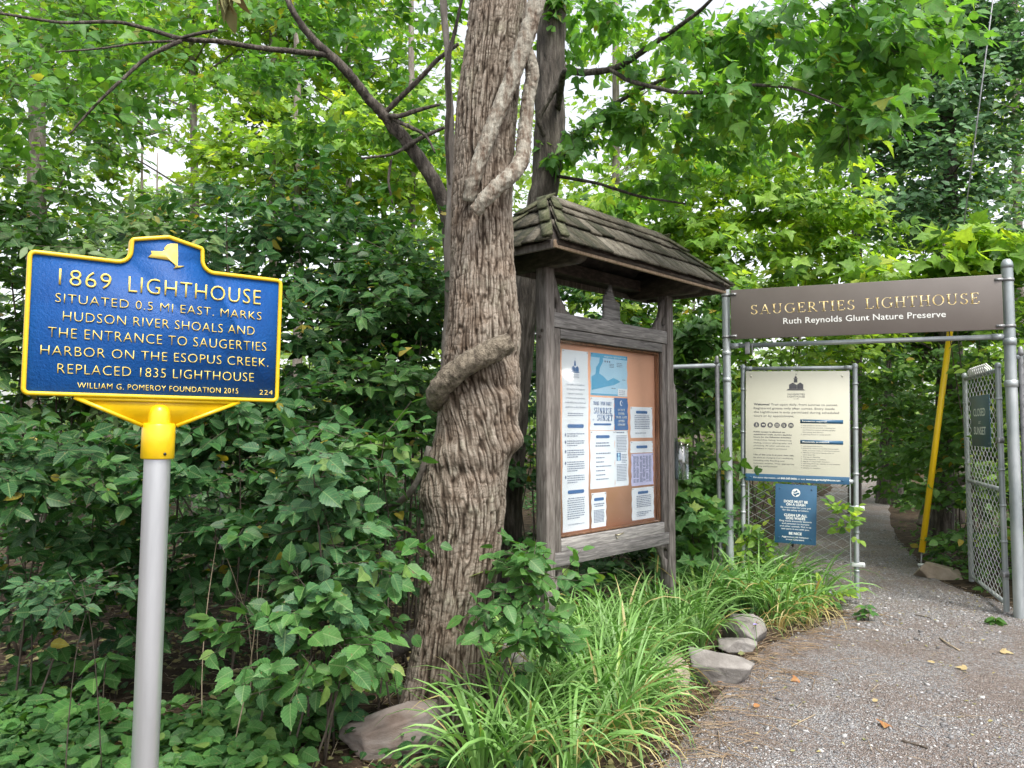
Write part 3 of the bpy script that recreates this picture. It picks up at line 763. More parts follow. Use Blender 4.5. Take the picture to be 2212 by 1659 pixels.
m_brass = noisy('dull_brass', [(.3, (.30, .26, .17)), (.7, (.55, .50, .38))], 40, rough=.4, metal=.8)
mb.build('latch', m_brass, ki, smooth=True)
# tie beams and plates under the roof
for x0, x1 in [(-.086, .0095), (1.4565, 1.553)]:
    mb = MB()
    zb, zt_ = 2.641, ZE + .16
    pr_ = []
    for yy, sgn in ((-.30, -1), (.38, 1)):
        pass
    poly = [(-.22, zb), (.31, zb), (.36, zb + .015), (.39, zb + .05), (.395, ZE + .05), (.30, zt_ - .02), (-.20, zt_ - .02), (-.295, ZE + .05), (-.29, zb + .05), (-.26, zb + .015)]
    n = len(poly)
    mb.add([(x0, a, b) for a, b in poly] + [(x1, a, b) for a, b in poly], [list(range(n))[::-1], list(range(n, 2 * n))] + [(i, (i + 1) % n, (i + 1) % n + n, i + n) for i in range(n)])
    mb.build('tie_beam', m_wooddk, ki)
mb = MB(); mb.bbox(.0105, 1.4555, .25, .32, 2.70, 2.79, .004); mb.build('ridge_plate', m_wooddk, ki)
# the roof
YC = .05; YF, YB = -.35, .45
def slope(mb, E0, E1, T0, T1, courses=3, cap0=True, cap1=True, wmin=.10, wmax=.19):
    E0, E1, T0, T1 = map(lambda a: np.array(a, float), (E0, E1, T0, T1))
    e = E1 - E0; Le = np.linalg.norm(e); e /= Le
    s0 = (T0 - E0) @ e; s1 = (T1 - E0) @ e
    up = (T0 - E0) - e * s0; Lu = np.linalg.norm(up); up /= Lu
    nn = np.cross(e, up); nn *= np.sign(nn[2]) or 1
    P = lambda s, v, h: E0 + e * s + up * (v * Lu) + nn * h
    def piece(a0, b0, a1, b1, v0, v1, h0, h1, t, rnd, mi):
        V = [P(a0, v0, h0), P(b0, v0, h0), P(b1, v1, h1), P(a1, v1, h1), P(a0, v0, h0 - t), P(b0, v0, h0 - t), P(b1, v1, h1 - t), P(a1, v1, h1 - t)]
        mb.add(V, [(0, 1, 2, 3), (7, 6, 5, 4), (0, 4, 5, 1), (1, 5, 6, 2), (2, 6, 7, 3), (3, 7, 4, 0)], rnd, mi)
    for k in range(courses):
        v0 = k / courses - (.05 if k == 0 else .0); v1 = min((k + 1) / courses + .10, .995)
        s = -.1 - rng.random() * .1
        while s < Le + .1:
            w = rng.uniform(wmin, wmax)
            jv = rng.normal(0, .010); jh = rng.normal(0, .0025)
            lo = lambda v: s0 * max(v, 0); hi = lambda v: Le + (s1 - Le) * max(v, 0)
            a0, b0 = max(s, lo(v0)), min(s + w - .004, hi(v0)); a1, b1 = max(s, lo(v1)), min(s + w - .004, hi(v1))
            if b0 > a0 + .004:
                if b1 <= a1: a1 = b1 = min(max((a1 + b1) / 2, lo(v1)), hi(v1))
                piece(a0, b0, a1, b1, v0 + jv, v1, .034 + jh, .009 + jh * .5, .014, rng.random(), 0)
            s += w
        for side, on in ((0, cap0), (1, cap1)):
            if not on: continue
            v0 = k / courses - .045; v1 = min((k + 1) / courses + .03, 1.0)
            w = .085
            if side == 0: piece(s0 * v0, s0 * v0 + w, s0 * v1, s0 * v1 + w, v0, v1, .054, .030, .012, rng.random(), 1)
            else:
                h_ = lambda v: Le + (s1 - Le) * v
                piece(h_(v0) - w, h_(v0), h_(v1) - w, h_(v1), v0, v1, .054, .030, .012, rng.random(), 1)
    if np.linalg.norm(T1 - T0) > .1:
        s = s0
        while s < s1 - .02:
            w = min(rng.uniform(.3, .5), s1 - s)
            piece(s, s + w - .004, s, s + w - .004, .83, 1.02, .036, .030, .016, rng.random(), 0); s += w
A, B, C_, D_ = (UL, YF, ZE), (UR, YF, ZE), (UR, YB, ZE), (UL, YB, ZE)
T0, T1 = (RU0, YC, ZR), (RU1, YC, ZR)
mb = MB()
slope(mb, A, B, T0, T1); slope(mb, C_, D_, T1, T0); slope(mb, D_, A, T0, T0); slope(mb, B, C_, T1, T1)
roof = mb.build('roof', [m_shk, m_moss], ki)
mb = MB()
dz = -.012
sh = [np.array(q) + np.array([0, 0, dz]) for q in (A, B, C_, D_, T0, T1)]
ii = lambda q, k: (q - np.array([(UL + UR) / 2, YC, 0])) * np.array([k, k, 1]) + np.array([(UL + UR) / 2, YC, 0])
vs = [ii(q, .985) for q in sh] + [ii(q, .97) - np.array([0, 0, .022]) for q in sh]
qf = [(0, 1, 5, 4), (2, 3, 4, 5), (3, 0, 4), (1, 2, 5)]
mb.add(vs, qf + [tuple(i + 6 for i in q[::-1]) for q in qf] + [(0, 6, 7, 1), (1, 7, 8, 2), (2, 8, 9, 3), (3, 9, 6, 0)])
mb.build('sheathing', m_wooddk, roof)
for a, b, ax in ((A, B, 0), (C_, D_, 0), (D_, A, 1), (B, C_, 1)):
    mb = MB(); z0, z1 = ZE - .052, ZE - .004
    if ax == 0:
        y = a[1]; y0, y1 = (y + .012, y + .034) if y < 0 else (y - .034, y - .012)
        mb.bbox(UL + .012, UR - .012, y0, y1, z0, z1, .003, .8)
    else:
        x = a[0]; x0, x1 = (x + .0125, x + .034) if x < .5 else (x - .034, x - .0125)
        mb.bbox(x0, x1, YF + .035, YB - .035, z0, z1, .003, .3)
    mb.build('fascia', m_woodtan if (ax == 0 and a[1] < 0) else m_wood, roof)
for x in (.30, .74, 1.18):
    mb = MB()
    zz = lambda y: ZE - .035 + (y - YF) * (ZR - ZE) / (YC - YF)
    v = [(x + s_ * .018, y, zz(y) - h_) for s_ in (-1, 1) for y, h_ in ((-.30, 0), (-.30, .05), (.01, .06), (.01, 0))]
    mb.add(v, [(0, 1, 2, 3), (7, 6, 5, 4), (0, 4, 5, 1), (1, 5, 6, 2), (2, 6, 7, 3), (3, 7, 4, 0)]); mb.build('rafter', m_woodtan if x < .5 else m_wooddk, roof)
# scroll brackets and the cut out on the header
def bracket(x0, z0, sx, sz, w=.20, h=.27):
    out = [(0, 0), (w, 0), (w - .005, .012), (w * .74, .030), (w * .70, .055), (w * .60, .075), (w * .45, .105), (w * .33, .16), (w * .22, .22), (w * .12, h - .01), (0, h)]
    inn = [(.0, .075), (.018, .035), (.045, .028), (.060, .050), (.050, .085), (.025, .105), (.0, .10)]
    poly = [(x0 + sx * a, z0 + sz * b) for a, b in ([(0, 0), (w, 0)] + out[2:] + [(0, .125), (.028, .118), (.052, .09), (.060, .055), (.045, .026), (.02, .028), (0, .06)])]
    mb = MB(); mb.prism(poly, .022, .052); return mb.build('scroll_bracket', m_wood, ki)
bracket(.0075, 2.3425, 1, 1); bracket(1.4585, 2.3425, -1, 1)
bracket(.0075, .6175, 1, -1, .17, .24); bracket(1.4585, .6175, -1, -1, .17, .24)
mb = MB(); mb.prism([(.565, 2.3425), (.845, 2.3425), (.825, 2.362), (.80, 2.364), (.798, 2.49), (.735, 2.515), (.72, 2.55), (.700, 2.585), (.690, 2.62), (.672, 2.62), (.664, 2.588), (.640, 2.575), (.636, 2.545), (.612, 2.54), (.604, 2.505), (.598, 2.365), (.570, 2.362)], .012, .034)
mb.build('lighthouse_cutout', m_woodh, ki)
for z in (2.31, 2.27):
    mb = MB(); mb.tube([(-.083 - .006, .055 - (z - 2.27) * .5, z - .1), (-.083, .055 - (z - 2.27) * .5, z - .1)], .012, 12); mb.build('bolt', m_wooddk, ki)
mb = MB(); mb.prism([(1.5515, 1.0), (1.60, .97), (1.655, 1.02), (1.655, 1.84), (1.60, 1.95), (1.5515, 1.98)], .035, .06, .9)
mb.build('side_plank', m_wood, ki)
m_clear, nt, p, L = new_mat('clear_plastic')
g = node(nt, 'ShaderNodeBsdfGlossy', Roughness=.12); t = nt.nodes.new('ShaderNodeBsdfTransparent'); t.inputs[0].default_value = (.80, .84, .86, 1)
mx = nt.nodes.new('ShaderNodeMixShader'); mx.inputs[0].default_value = .22; L(t.outputs[0], mx.inputs[1]); L(g.outputs[0], mx.inputs[2]); L(mx.outputs[0], nt.nodes['Material Output'].inputs['Surface'])
bx = thing('leaflet_box', 'empty clear plastic leaflet box screwed to the side of the kiosk', 'box', KO + np.array([1.56 * math.cos(KR), 1.56 * math.sin(KR), 0]), KR)
mb = MB()
for q in [(0, .10, -.065, -.062, 1.13, 1.40), (0, .003, -.0618, .0335, 1.13, 1.44), (.097, .10, -.0618, .0335, 1.13, 1.42), (.0032, .0968, -.0618, .0335, 1.13, 1.133), (.0032, .0968, .031, .0335, 1.1332, 1.47)]: mb.box(*q)
mb.build('box_body', m_clear, bx)

# ---- notices pinned inside
m_paper = noisy('white_paper', [(.3, (.82, .86, .92)), (.7, (.86, .90, .95))], 4, rough=.7)
m_ink = noisy('grey_blue_print', [(.3, (.16, .20, .30)), (.7, (.26, .31, .42))], 60, rough=.8)
m_head = noisy('blue_print', [(.3, (.055, .15, .36)), (.7, (.075, .18, .40))], 30, rough=.7)
m_sky = noisy('pale_blue_print', [(.3, (.42, .66, .84)), (.7, (.46, .70, .87))], 8, rough=.7)
m_water = noisy('water_blue_print', [(.3, (.10, .38, .62)), (.7, (.14, .44, .68))], 8, rough=.7)
m_white = noisy('white_print', [(.3, (.76, .80, .84)), (.7, (.82, .85, .88))], 20, rough=.7)
m_pin = noisy('dark_pin', [(.3, (.05, .03, .03)), (.7, (.1, .06, .05))], 20, rough=.5)
PY = CY_ - .0012
def notice(label, u0, u1, z0, z1, mat=None, wave=.004, name='notice'):
    (a0, b0), (a1, b1) = deeper(u0, z0, KO, KR, PY), deeper(u1, z1, KO, KR, PY)
    c, s = math.cos(KR), math.sin(KR)
    mx_ = (a0 + a1) / 2; my = PY
    o = thing(name, label, 'notice', KO + np.array([c * mx_ - s * my, s * mx_ + c * my, b0]), KR, 'notices pinned in the kiosk')
    w, h = a1 - a0, b1 - b0
    nxx, nzz = 5, 14
    g = np.array([(-w / 2 + w * i / nxx + (wave * math.sin(j * 1.3 + u0 * 9) if i in (0, nxx) else 0), -.0008 * abs(math.sin(j * .9 + u0)) * (abs(i - nxx / 2) / nxx), h * j / nzz) for j in range(nzz + 1) for i in range(nxx + 1)])
    fs = [(j * (nxx + 1) + i, j * (nxx + 1) + i + 1, (j + 1) * (nxx + 1) + i + 1, (j + 1) * (nxx + 1) + i) for j in range(nzz) for i in range(nxx)]
    back = g + np.array([0, .0009, 0]); n = len(g)
    mb = MB(); mb.add(np.concatenate([g, back]), fs + [tuple(q + n for q in f[::-1]) for f in fs]); mb.build('sheet', mat or m_paper, o, smooth=True)
    mb = MB()
    for sx in (-1, 1):
        mb.lathe([(0.0001, 0), (.004, .001), (.004, .004), (.0001, .005)], 8, (sx * (w / 2 - .012), -.003, h - .012))
    mb.build('pins', m_pin, o)
    return o, w, h
def words(mb, x0, x1, z, h, fill=1.0, y=-.0022, mi=0):
    x = x0; end = x0 + (x1 - x0) * fill
    while x < end - .004:
        w = min(rng.uniform(.008, .026), end - x)
        mb.add([(x, y, z), (x + w, y, z), (x + w, y, z + h), (x, y, z + h)], [(0, 1, 2, 3)], mi=mi); x += w + .005
def bar(mb, x0, x1, z0, z1, y=-.0020, mi=1):
    r = (z1 - z0) / 2; pl = fillet([(x0, z0), (x1, z0), (x1, z1), (x0, z1)], [r * .98] * 4, 4)
    mb.add([(a, y, b) for a, b in pl], [list(range(len(pl)))], mi=mi)
def emblem(mb, cx, z, s, y=-.0022, mi=0):
    """little line drawing of the lighthouse: base rocks, house, gables, tower, lantern, flag"""
    k = 0
    for poly in [[(-1, 0), (1, 0), (.8, .12), (-.85, .14)], [(-.72, .16), (.1, .16), (.1, .62), (-.72, .62)], [(.12, .15), (.78, .15), (.78, .66), (.45, .90), (.12, .66)], [(-.76, .63), (-.35, .86), (.1, .63)], [(-.22, .88), (.16, .88), (.14, 1.28), (-.20, 1.28)], [(-.27, 1.3), (.21, 1.3), (.21, 1.35), (-.27, 1.35)], [(-.15, 1.36), (.09, 1.36), (.09, 1.52), (-.03, 1.62), (-.15, 1.52)], [(-.035, 1.63), (-.015, 1.63), (-.015, 1.9), (-.035, 1.9)], [(-.013, 1.78), (.14, 1.8), (-.013, 1.89)]]:
        k += 1
        mb.add([(cx + a * s, y - k * .0001, z + b * s) for a, b in poly], [list(range(len(poly)))], mi=mi)
PM = [m_ink, m_head, m_white, m_water, m_sky]
o, w, h = notice('tall narrow white information sheet at the left side of the kiosk board', .082, .378, .842, 2.094)
mb = MB(); emblem(mb, -.005, h - .16, .055, mi=1)
write(mb, 'SAUGERTIES', 0, h - .180, .011, .08, -.0022, 'C', mi=0); write(mb, 'LIGHTHOUSE', 0, h - .196, .011, .08, -.0022, 'C')
for i, s in enumerate(['The Lighthouse is owned and', 'maintained by the Saugerties', 'Lighthouse Conservancy,', 'a not-for-profit organization', 'funded solely by your donations and', 'guests from our Bed & Breakfast']):
    write(mb, s, 0, h - .252 - i * .032, .012, min(.24, .0075 * len(s)), -.0022, 'C')
for i in range(2): words(mb, -.09, .09, h - .455 - i * .014, .006)
for zb, nl in ((.555, 0), (1.02 - .0, 0)):
    bar(mb, -.095, .095, h - zb, h - zb + .026)
zc = h - .600
for blk in (2, 3, 4, 5, 4):
    pl = [(-.118 + .009 * math.cos(a), zc - .004 + .012 * math.sin(a)) for a in np.arange(12) * math.pi / 6]
    mb.add([(a, -.0022, b) for a, b in pl], [list(range(12))])
    for i in range(blk): words(mb, -.098, .10, zc - i * .0155, .0065, 1 if i < blk - 1 else .6)
    zc -= blk * .0155 + .020
zc = h - 1.055
for i in range(10): words(mb, -.098 if i else -.09, .10, zc - i * .0155, .0065, 1 if i < 9 else .7)
write(mb, 'www.saugertieslighthouse.com', 0, .045, .010, .19, -.0022, 'C', mi=0)
mb.build('printing', PM, o)
o, w, h = notice('blue and white trail map at the top of the kiosk board', .408, .869, 1.787, 2.094, m_sky)
mb = MB(); yb = -.0020
mb.add([(a * w - w / 2, yb, b * h) for a, b in [(.0, .90), (1, .90), (1, 1), (0, 1)]], [(0, 1, 2, 3)], mi=3)
mb.add([(a * w - w / 2, yb - .0001, b * h) for a, b in [(.02, .12), (.40, .22), (.62, .27), (.80, .36), (.72, .40), (.60, .44), (.45, .36), (.33, .46), (.22, .52), (.24, .66), (.33, .82), (.31, .97), (.25, .97), (.22, .78), (.14, .66), (.12, .50), (.02, .44)]], [list(range(17))], mi=3)
mb.add([(a * w - w / 2, yb - .0002, b * h) for a, b in [(0, .015), (.72, .015), (.72, .045), (0, .045)]], [(0, 1, 2, 3)], mi=3)
mb.add([(a * w - w / 2, yb - .0003, b * h) for a, b in [(.73, .015), (.99, .015), (.99, .19), (.73, .19)]], [(0, 1, 2, 3)], mi=2)
write(mb, 'saugerties lighthouse trail', -.15 * w, .925 * h, .0135, .60 * w, -.0026, mi=2)
for i in range(3): words(mb, (.5 - .5) * w, .12 * w, (.76 - i * .035) * h, .005); words(mb, .2 * w, .42 * w, (.80 - i * .04) * h, .005, .7)
for i in range(3): bar(mb, (-.14 + i * .06) * w, (-.10 + i * .06) * w, .80 * h, .845 * h, -.0023, 0); words(mb, .26 * w, .47 * w, (.04 + i * .045) * h, .005, .8, -.0026)
words(mb, .05 * w, .16 * w, .18 * h, .006); words(mb, .36 * w, .44 * w, .40 * h, .006)
mb.build('printing', PM, o)
o, w, h = notice('white sheet reading trail open daily sunrise to sunset', .401, .694, 1.534, 1.774)
mb = MB()
serif(mb, 'TRAIL OPEN DAILY', 0, h * .765, .026, w * .76, align='C', y=-.003, fat=1.1)
serif(mb, 'SUNRISE', .005, h * .50, .046, w * .76, align='C', y=-.003, fat=1.2)
serif(mb, 'SUNSET', .03, h * .29, .046, w * .66, align='C', y=-.003, fat=1.2)
write(mb, 'to', -.125, h * .30, .016, None, -.0022, shear=.3)
bar(mb, -.11, .11, h * .155, h * .215)
mb.build('printing', [m_head] * 2 + PM[2:], o)
o, w, h = notice('blue panel with a white moon warning not to enter after sunset', .698, .874, 1.535, 1.776, m_head)
mb = MB()
for i, s in enumerate(['DO NOT', 'ENTER', 'TRAIL GATE', 'AFTER', 'SUNSET']): serif(mb, s, 0, h * (.595 - i * .115), .0165, w * (.52, .46, .84, .46, .56)[i], align='C', y=-.003, fat=1.35)
cres = [(.020 * math.cos(a), .020 * math.sin(a)) for a in np.radians(np.arange(60, 301, 20))] + [(.006 + .0155 * math.cos(a), .0155 * math.sin(a)) for a in np.radians(np.arange(285, 74, -20))]
mb.add([(a + .002, -.0022, b + h * .84) for a, b in cres], [list(range(len(cres)))])
mb.add([(.016 + a, -.0022, h * .86 + b) for a, b in [(-.004, 0), (0, -.004), (.004, 0), (0, .004)]], [(0, 1, 2, 3)])
mb.build('printing', m_white, o)
def text_sheet(label, u0, u1, z0, z1, rows, bars=(), thumb=None, wv=.004, mat=None):
    o, w, h = notice(label, u0, u1, z0, z1, mat, wv)
    mb = MB()
    for a, b, f in bars: bar(mb, a * w, b * w, f * h - .011, f * h + .011)
    for f, a, b, fill, hh in rows: words(mb, a * w, b * w, f * h, hh, fill)
    if thumb:
        a, b, c, d = thumb
        mb.add([(a * w, -.0023, c * h), (b * w, -.0023, c * h), (b * w, -.0023, d * h), (a * w, -.0023, d * h)], [(0, 1, 2, 3)], mi=1)
        mx_, mz = (a + b) / 2 * w, (c + (d - c) * .4) * h
        for rr_, oz in ((.012, .022), (.018, -.008)):
            pl = [(mx_ + rr_ * math.cos(t), mz + oz + rr_ * math.sin(t)) for t in np.arange(12) * math.pi / 6]; mb.add([(q, -.0025, s) for q, s in pl], [list(range(12))], mi=4)
    mb.build('printing', PM, o)
text_sheet('wide white sheet with a short list below the sunrise notice', .399, .700, 1.117, 1.530, [(.78, -.28, .30, .95, .009), (.73, -.30, .30, 1, .009)] + [(.60 - i * .075, -.28, .34, f, .008) for i, f in enumerate((.95, .55, .5, 1, .6, .6, .8))], [(-.28, .28, .90)])
text_sheet('narrow white sheet with a small portrait under the blue panel', .700, .874, 1.119, 1.532, [(.955, -.36, .25, 1, .010)] + [(.90 - i * .028, -.38, .40, .97, .0055) for i in range(11)] + [(.56 - i * .028, -.02, .40, .95, .0055) for i in range(6)] + [(.38 - i * .028, -.38, .40, .97, .0055) for i in range(11)], (), (-.38, -.08, .46, .60))
text_sheet('upper white text sheet in the right hand column of the kiosk', .909, 1.216, 1.476, 1.714, [(.70 - i * .058, -.32, .36, 1, .0065) for i in range(8)] + [(.14, -.30, .20, 1, .0065)], [(-.26, .26, .83)])
text_sheet('small blank looking white strip with one blue heading', .906, 1.217, 1.361, 1.450, [], [(-.25, .25, .5)])
text_sheet('lilac tinted table of figures printed on a square sheet', .916, 1.220, 1.110, 1.355, [(.90 - i * .036, a, a + .11, .95, .0055) for i in range(23) for a in (-.42, -.28, -.12, .02, .16, .30) if rng.random() < .86], [], mat=noisy('lilac_paper', [(.3, (.60, .59, .86)), (.7, (.66, .65, .90))], 4, rough=.7))
text_sheet('lowest white sheet in the right hand column of the kiosk', .919, 1.225, .850, 1.094, [(.72 - i * .055, -.30, .36, 1, .0065) for i in range(7)] + [(.22 - i * .055, -.30, .36, 1 - .2 * i, .0065) for i in range(3)], [(-.24, .24, .84)])
text_sheet('smallest white sheet pinned low in the middle of the kiosk board', .410, .585, .842, 1.088, [(.66, -.36, .36, 1, .008), (.60, -.30, .30, 1, .008)] + [(.48 - i * .042, -.36, .36, 1, .006) for i in range(9)], [(-.34, .34, .81)])

# ------------------------------------------------------------------ gateway, sign, gate leaves
m_galv = noisy('galvanised_pipe', [(.3, (.24, .27, .285)), (.5, (.36, .39, .40)), (.72, (.50, .52, .53))], 6, (1, 1, .35), .48, .15, 40, metal=.55, rvar=.12, bd=.004)
m_galv2 = noisy('galvanised_wire', [(.3, (.44, .46, .46)), (.7, (.66, .68, .68))], 20, rough=.5, metal=.5)
m_galvd = noisy('dull_old_wire', [(.3, (.05, .055, .055)), (.7, (.11, .115, .115))], 20, rough=.7, metal=.3)
m_band = noisy('steel_band', [(.3, (.16, .165, .17)), (.7, (.30, .30, .31))], 20, rough=.5, metal=.5)
GO, GR = np.array([2.0378, 7.15, 0]), -.342
GW = 2.2077
gw = thing('gateway', 'tall galvanised pipe gateway frame carrying the brown sign', 'gateway', GO, GR)
dome = lambda r, z: [(r, z), (r * 1.04, z), (r * 1.04, z + .03), (r * .9, z + .055), (r * .6, z + .075), (.0005, z + .083)]
mb = MB(); mb.lathe([(.036, -.15), (.036, 1.5), (.036, 2.90)], 24, (-.034, .0, 0)); mb.lathe(dome(.036, 2.885), 24, (-.034, 0, 0))
for z in (2.25, 2.0): mb.lathe([(.0375, z - .02), (.041, z - .018), (.041, z + .018), (.0375, z + .02)], 24, (-.034, 0, 0))
mb.build('gate_post', m_galv, gw, smooth=True)
mb = MB(); mb.lathe([(.044, -.25), (.044, 1.5), (.044, 2.905)], 24, (GW + .042, 0, 0)); mb.lathe(dome(.044, 2.89), 24, (GW + .042, 0, 0))
for z in (2.27, 1.92): mb.lathe([(.0455, z - .03), (.050, z - .028), (.050, z + .028), (.0455, z + .03)], 24, (GW + .042, 0, 0))
mb.build('gate_post', m_galv, gw, smooth=True)
mb = MB(); mb.tube([(.0, 0, 2.316), (GW, 0, 2.316)], .021, 16); mb.tube([(.004, 0, 2.316), (.075, 0, 2.316)], .026, 16); mb.tube([(GW - .09, 0, 2.316), (GW - .004, 0, 2.316)], .026, 16)
mb.build('crossbar', m_galv, gw, smooth=True)
mb = MB(); mb.bbox(.13, .175, -.026, .026, 2.235, 2.345, .004); mb.bbox(.19, .20, -.024, .024, 2.235, 2.34, .002); mb.build('bracket', m_band, gw)
m_brown = noisy('brown_sign_paint', [(.3, (.112, .094, .083)), (.7, (.130, .110, .098))], 4, rough=.42, bump=.05, bscale=120)
m_leafgold = noisy('gold_cream_highlight', [(.3, (.50, .33, .09)), (.5, (.72, .55, .24)), (.7, (.86, .78, .56))], 55, rough=.4, bump=.8, bscale=70, bd=.01)  # cream tones paint the highlights of carved cuts into the flat gold
m_signwhite = noisy('white_sign_letters', [(.3, (.66, .66, .63)), (.7, (.74, .74, .71))], 20, rough=.5)
es = thing('entrance_sign', 'long brown sign with gold capitals hung across the gateway', 'sign', GO + np.array([0, 0, 2.36]), GR)
mb = MB(); mb.bbox(.012, GW - .012, -.062, -.044, .010, .472, .003); mb.build('sign_board', m_brown, es)
mb = MB()
serif(mb, 'SAUGERTIES', .187, .2335, .088, .882, y=-.0630, ex=.0008, fat=.92, gap=.13)
serif(mb, 'LIGHTHOUSE', 1.150, .2350, .093, .878, y=-.0630, ex=.0008, fat=.92, gap=.11)
mb.build('gold_lettering', m_leafgold, es)
mb = MB(); write(mb, 'Ruth Reynolds Glunt Nature Preserve', .470, .1345, .052, 1.304, -.0632, bold=.008, spacing=1.02); mb.build('white_lettering', m_signwhite, es)
for x, s_ in ((-.034, 1), (GW + .042, -1)):
    for z in (.04, .43):
        r_ = .0385 if s_ > 0 else .0465
        mb = MB(); mb.lathe([(r_, z - .012), (r_ + .003, z - .012), (r_ + .003, z + .012), (r_, z + .012)], 20, (x, 0, 0))
        x0 = x + s_ * (r_ + .001); x1 = x + s_ * (r_ + .060); mb.box(min(x0, x1), max(x0, x1), -.068, -.0625, z - .011, z + .011)
        mb.box(min(x0, x0 + s_ * .003), max(x0, x0 + s_ * .003), -.0624, .0, z - .011, z + .011)
        mb.tube([(x1 - s_ * .02, -.0685, z), (x1 - s_ * .02, -.074, z)], .008, 10)
        mb.build('clamp', m_band, es)

def chain_link(mb, x0, x1, z0, z1, w=.078, h=.088, r=.0021, y=0.0, seg=4):
    nW = int(round((x1 - x0) / w)); w = (x1 - x0) / nW
    nH = int(round((z1 - z0) / (h / 2))); hh = (z1 - z0) / nH
    for i in range(nW):
        P = []
        for k in range(nH + 1):
            x = x0 + w * (i + ((k + i) % 2)); P.append((x, y + (.003 if (k + i) % 2 else -.003), z0 + k * hh))
        mb.tube(P, r, seg, False)
def post_bands(mb, x, zs, r):
    for z in zs: mb.lathe([(r + .0006, z - .010), (r + .004, z - .010), (r + .004, z + .010), (r + .0006, z + .010)], 16, (x, 0, 0))
lo_ = np.array([3.085, 6.95, 0])
gl = thing('gate_leaf', 'closed chain link gate leaf carrying the cream welcome sign', 'gate', lo_, GR)
gl.rotation_euler = (0, R(.9), GR)
for x, n_, zs in ((-.985, 'upright', (1.9, 1.5, 1.0, .75, .5)), (-.012, 'upright', (1.95, 1.55, 1.14, .85, .62, .28))):
    mb = MB(); mb.lathe([(.0215, .035), (.0215, 2.10)], 18, (x, 0, 0)); mb.lathe([(.0215, 2.09), (.025, 2.095), (.025, 2.12), (.016, 2.135), (.0005, 2.14)], 18, (x, 0, 0)); post_bands(mb, x, zs, .0215)
    mb.bbox(x + (.045 if x < -.5 else -.055), x + (.055 if x < -.5 else -.045), -.006, .006, .10, 2.06, .001)
    mb.build(n_, m_galv, gl, smooth=True)
for z in (2.098, 1.07, .065):
    mb = MB(); mb.tube([(-.962, 0, z), (-.036, 0, z)], .017 if z > 1 or z < .5 else .017, 14)
    mb.tube([(-.962, 0, z), (-.90, 0, z)], .0205, 14); mb.tube([(-.10, 0, z), (-.036, 0, z)], .0205, 14); mb.build('rail', m_galv, gl, smooth=True)
mb = MB(); chain_link(mb, -.955, -.055, .075, 2.085, r=.0026); mb.build('wire_mesh', m_galv2, gl, smooth=True)
for z in (.835, .335):
    mb = MB(); mb.bbox(-.055, .055, -.030, -.024, z - .017, z + .017, .002); mb.bbox(-.055, .055, .024, .030, z - .017, z + .017, .002); mb.tube([(.035, -.034, z), (.035, .034, z)], .006, 8); mb.build('latch_bracket', m_galv2, gl)
# cream welcome sign on the closed leaf
m_cream = noisy('cream_panel', [(.3, (.56, .545, .44)), (.7, (.60, .585, .48))], 3, rough=.42, bump=.03, bscale=80)
m_dkprint = noisy('dark_grey_print', [(.3, (.055, .055, .065)), (.7, (.085, .085, .095))], 40, rough=.6)
m_navy = noisy('slate_blue_panel', [(.3, (.022, .085, .165)), (.7, (.030, .105, .195))], 6, rough=.42)
m_cap = noisy('cream_print', [(.3, (.74, .76, .72)), (.7, (.80, .82, .78))], 30, rough=.6)
def leaf_pt(x, y, z): return np.array(gl.matrix_basis @ Vector((x, y, z)))
ws = thing('welcome_sign', 'cream welcome sign with lighthouse drawing and rules on the closed gate leaf', 'sign', leaf_pt(-.515, -.035, 1.045)); ws.rotation_euler = (0, R(1.2), GR)
hw, H_ = .447, 1.022
mb = MB(); mb.bbox(-hw, hw, -.003, .003, 0, H_, .0015); mb.build('panel', m_cream, ws)
mb = MB(); mb.bbox(-hw + .0005, hw - .0005, -.0042, -.0031, .0005, .068, .0003); mb.build('footer_band', m_navy, ws)
Z = lambda z: z - 1.048                                    # heights read on the leaf plane
X = lambda x: x + .515
mb = MB(); yt = -.0042
emblem(mb, -.005, .845, .082, yt); write(mb, 'SAUGERTIES', -.003, .802, .0145, .150, yt, 'C'); write(mb, 'LIGHTHOUSE', -.003, .780, .0155, .150, yt, 'C'); write(mb, 'est. 1869', -.003, .764, .007, .045, yt, 'C')
for i, (a, b) in enumerate([('Welcome!', ' Trail open daily, from sunrise to sunset.'), ('', 'Registered guests only after sunset. Entry inside'), ('', 'the Lighthouse is only permitted during scheduled'), ('', 'tours or by appointment.')]):
    z = .705 - i * .0355; x = -.375
    if a: write(mb, a, x, z, .0185, .140, yt, bold=.03); x += .152
    write(mb, b.strip(), x, z, .0180, (.575, .700, .735, .355)[i], yt)
for i, s in enumerate(['Public access is allowed on', 'established trails during daylight', 'hours for the following activities:']): write(mb, s, -.375, .452 - i * .0245, .0120, (.275, .335, .330)[i], yt, bold=.018)
for i, s in enumerate(['Walks/hikes, fishing, birdwatching,', 'wading, amateur photography, and', 'picnicking. All other activities are', 'prohibited or require permission.']): write(mb, s, -.375, .377 - i * .0265, .0120, (.335, .335, .315, .295)[i], yt, shear=0 if i < 2 else .2)
write(mb, 'Use of this area is at your own risk.', -.375, .240, .0125, .355, yt, bold=.015)
for i, s in enumerate(['Be alert to changing trail conditions,', 'including tidal flooding and', 'inclement weather. Wear appropriate', 'clothing and footwear.']): write(mb, s, -.375, .213 - i * .0265, .0125, (.350, .270, .355, .215)[i], yt)
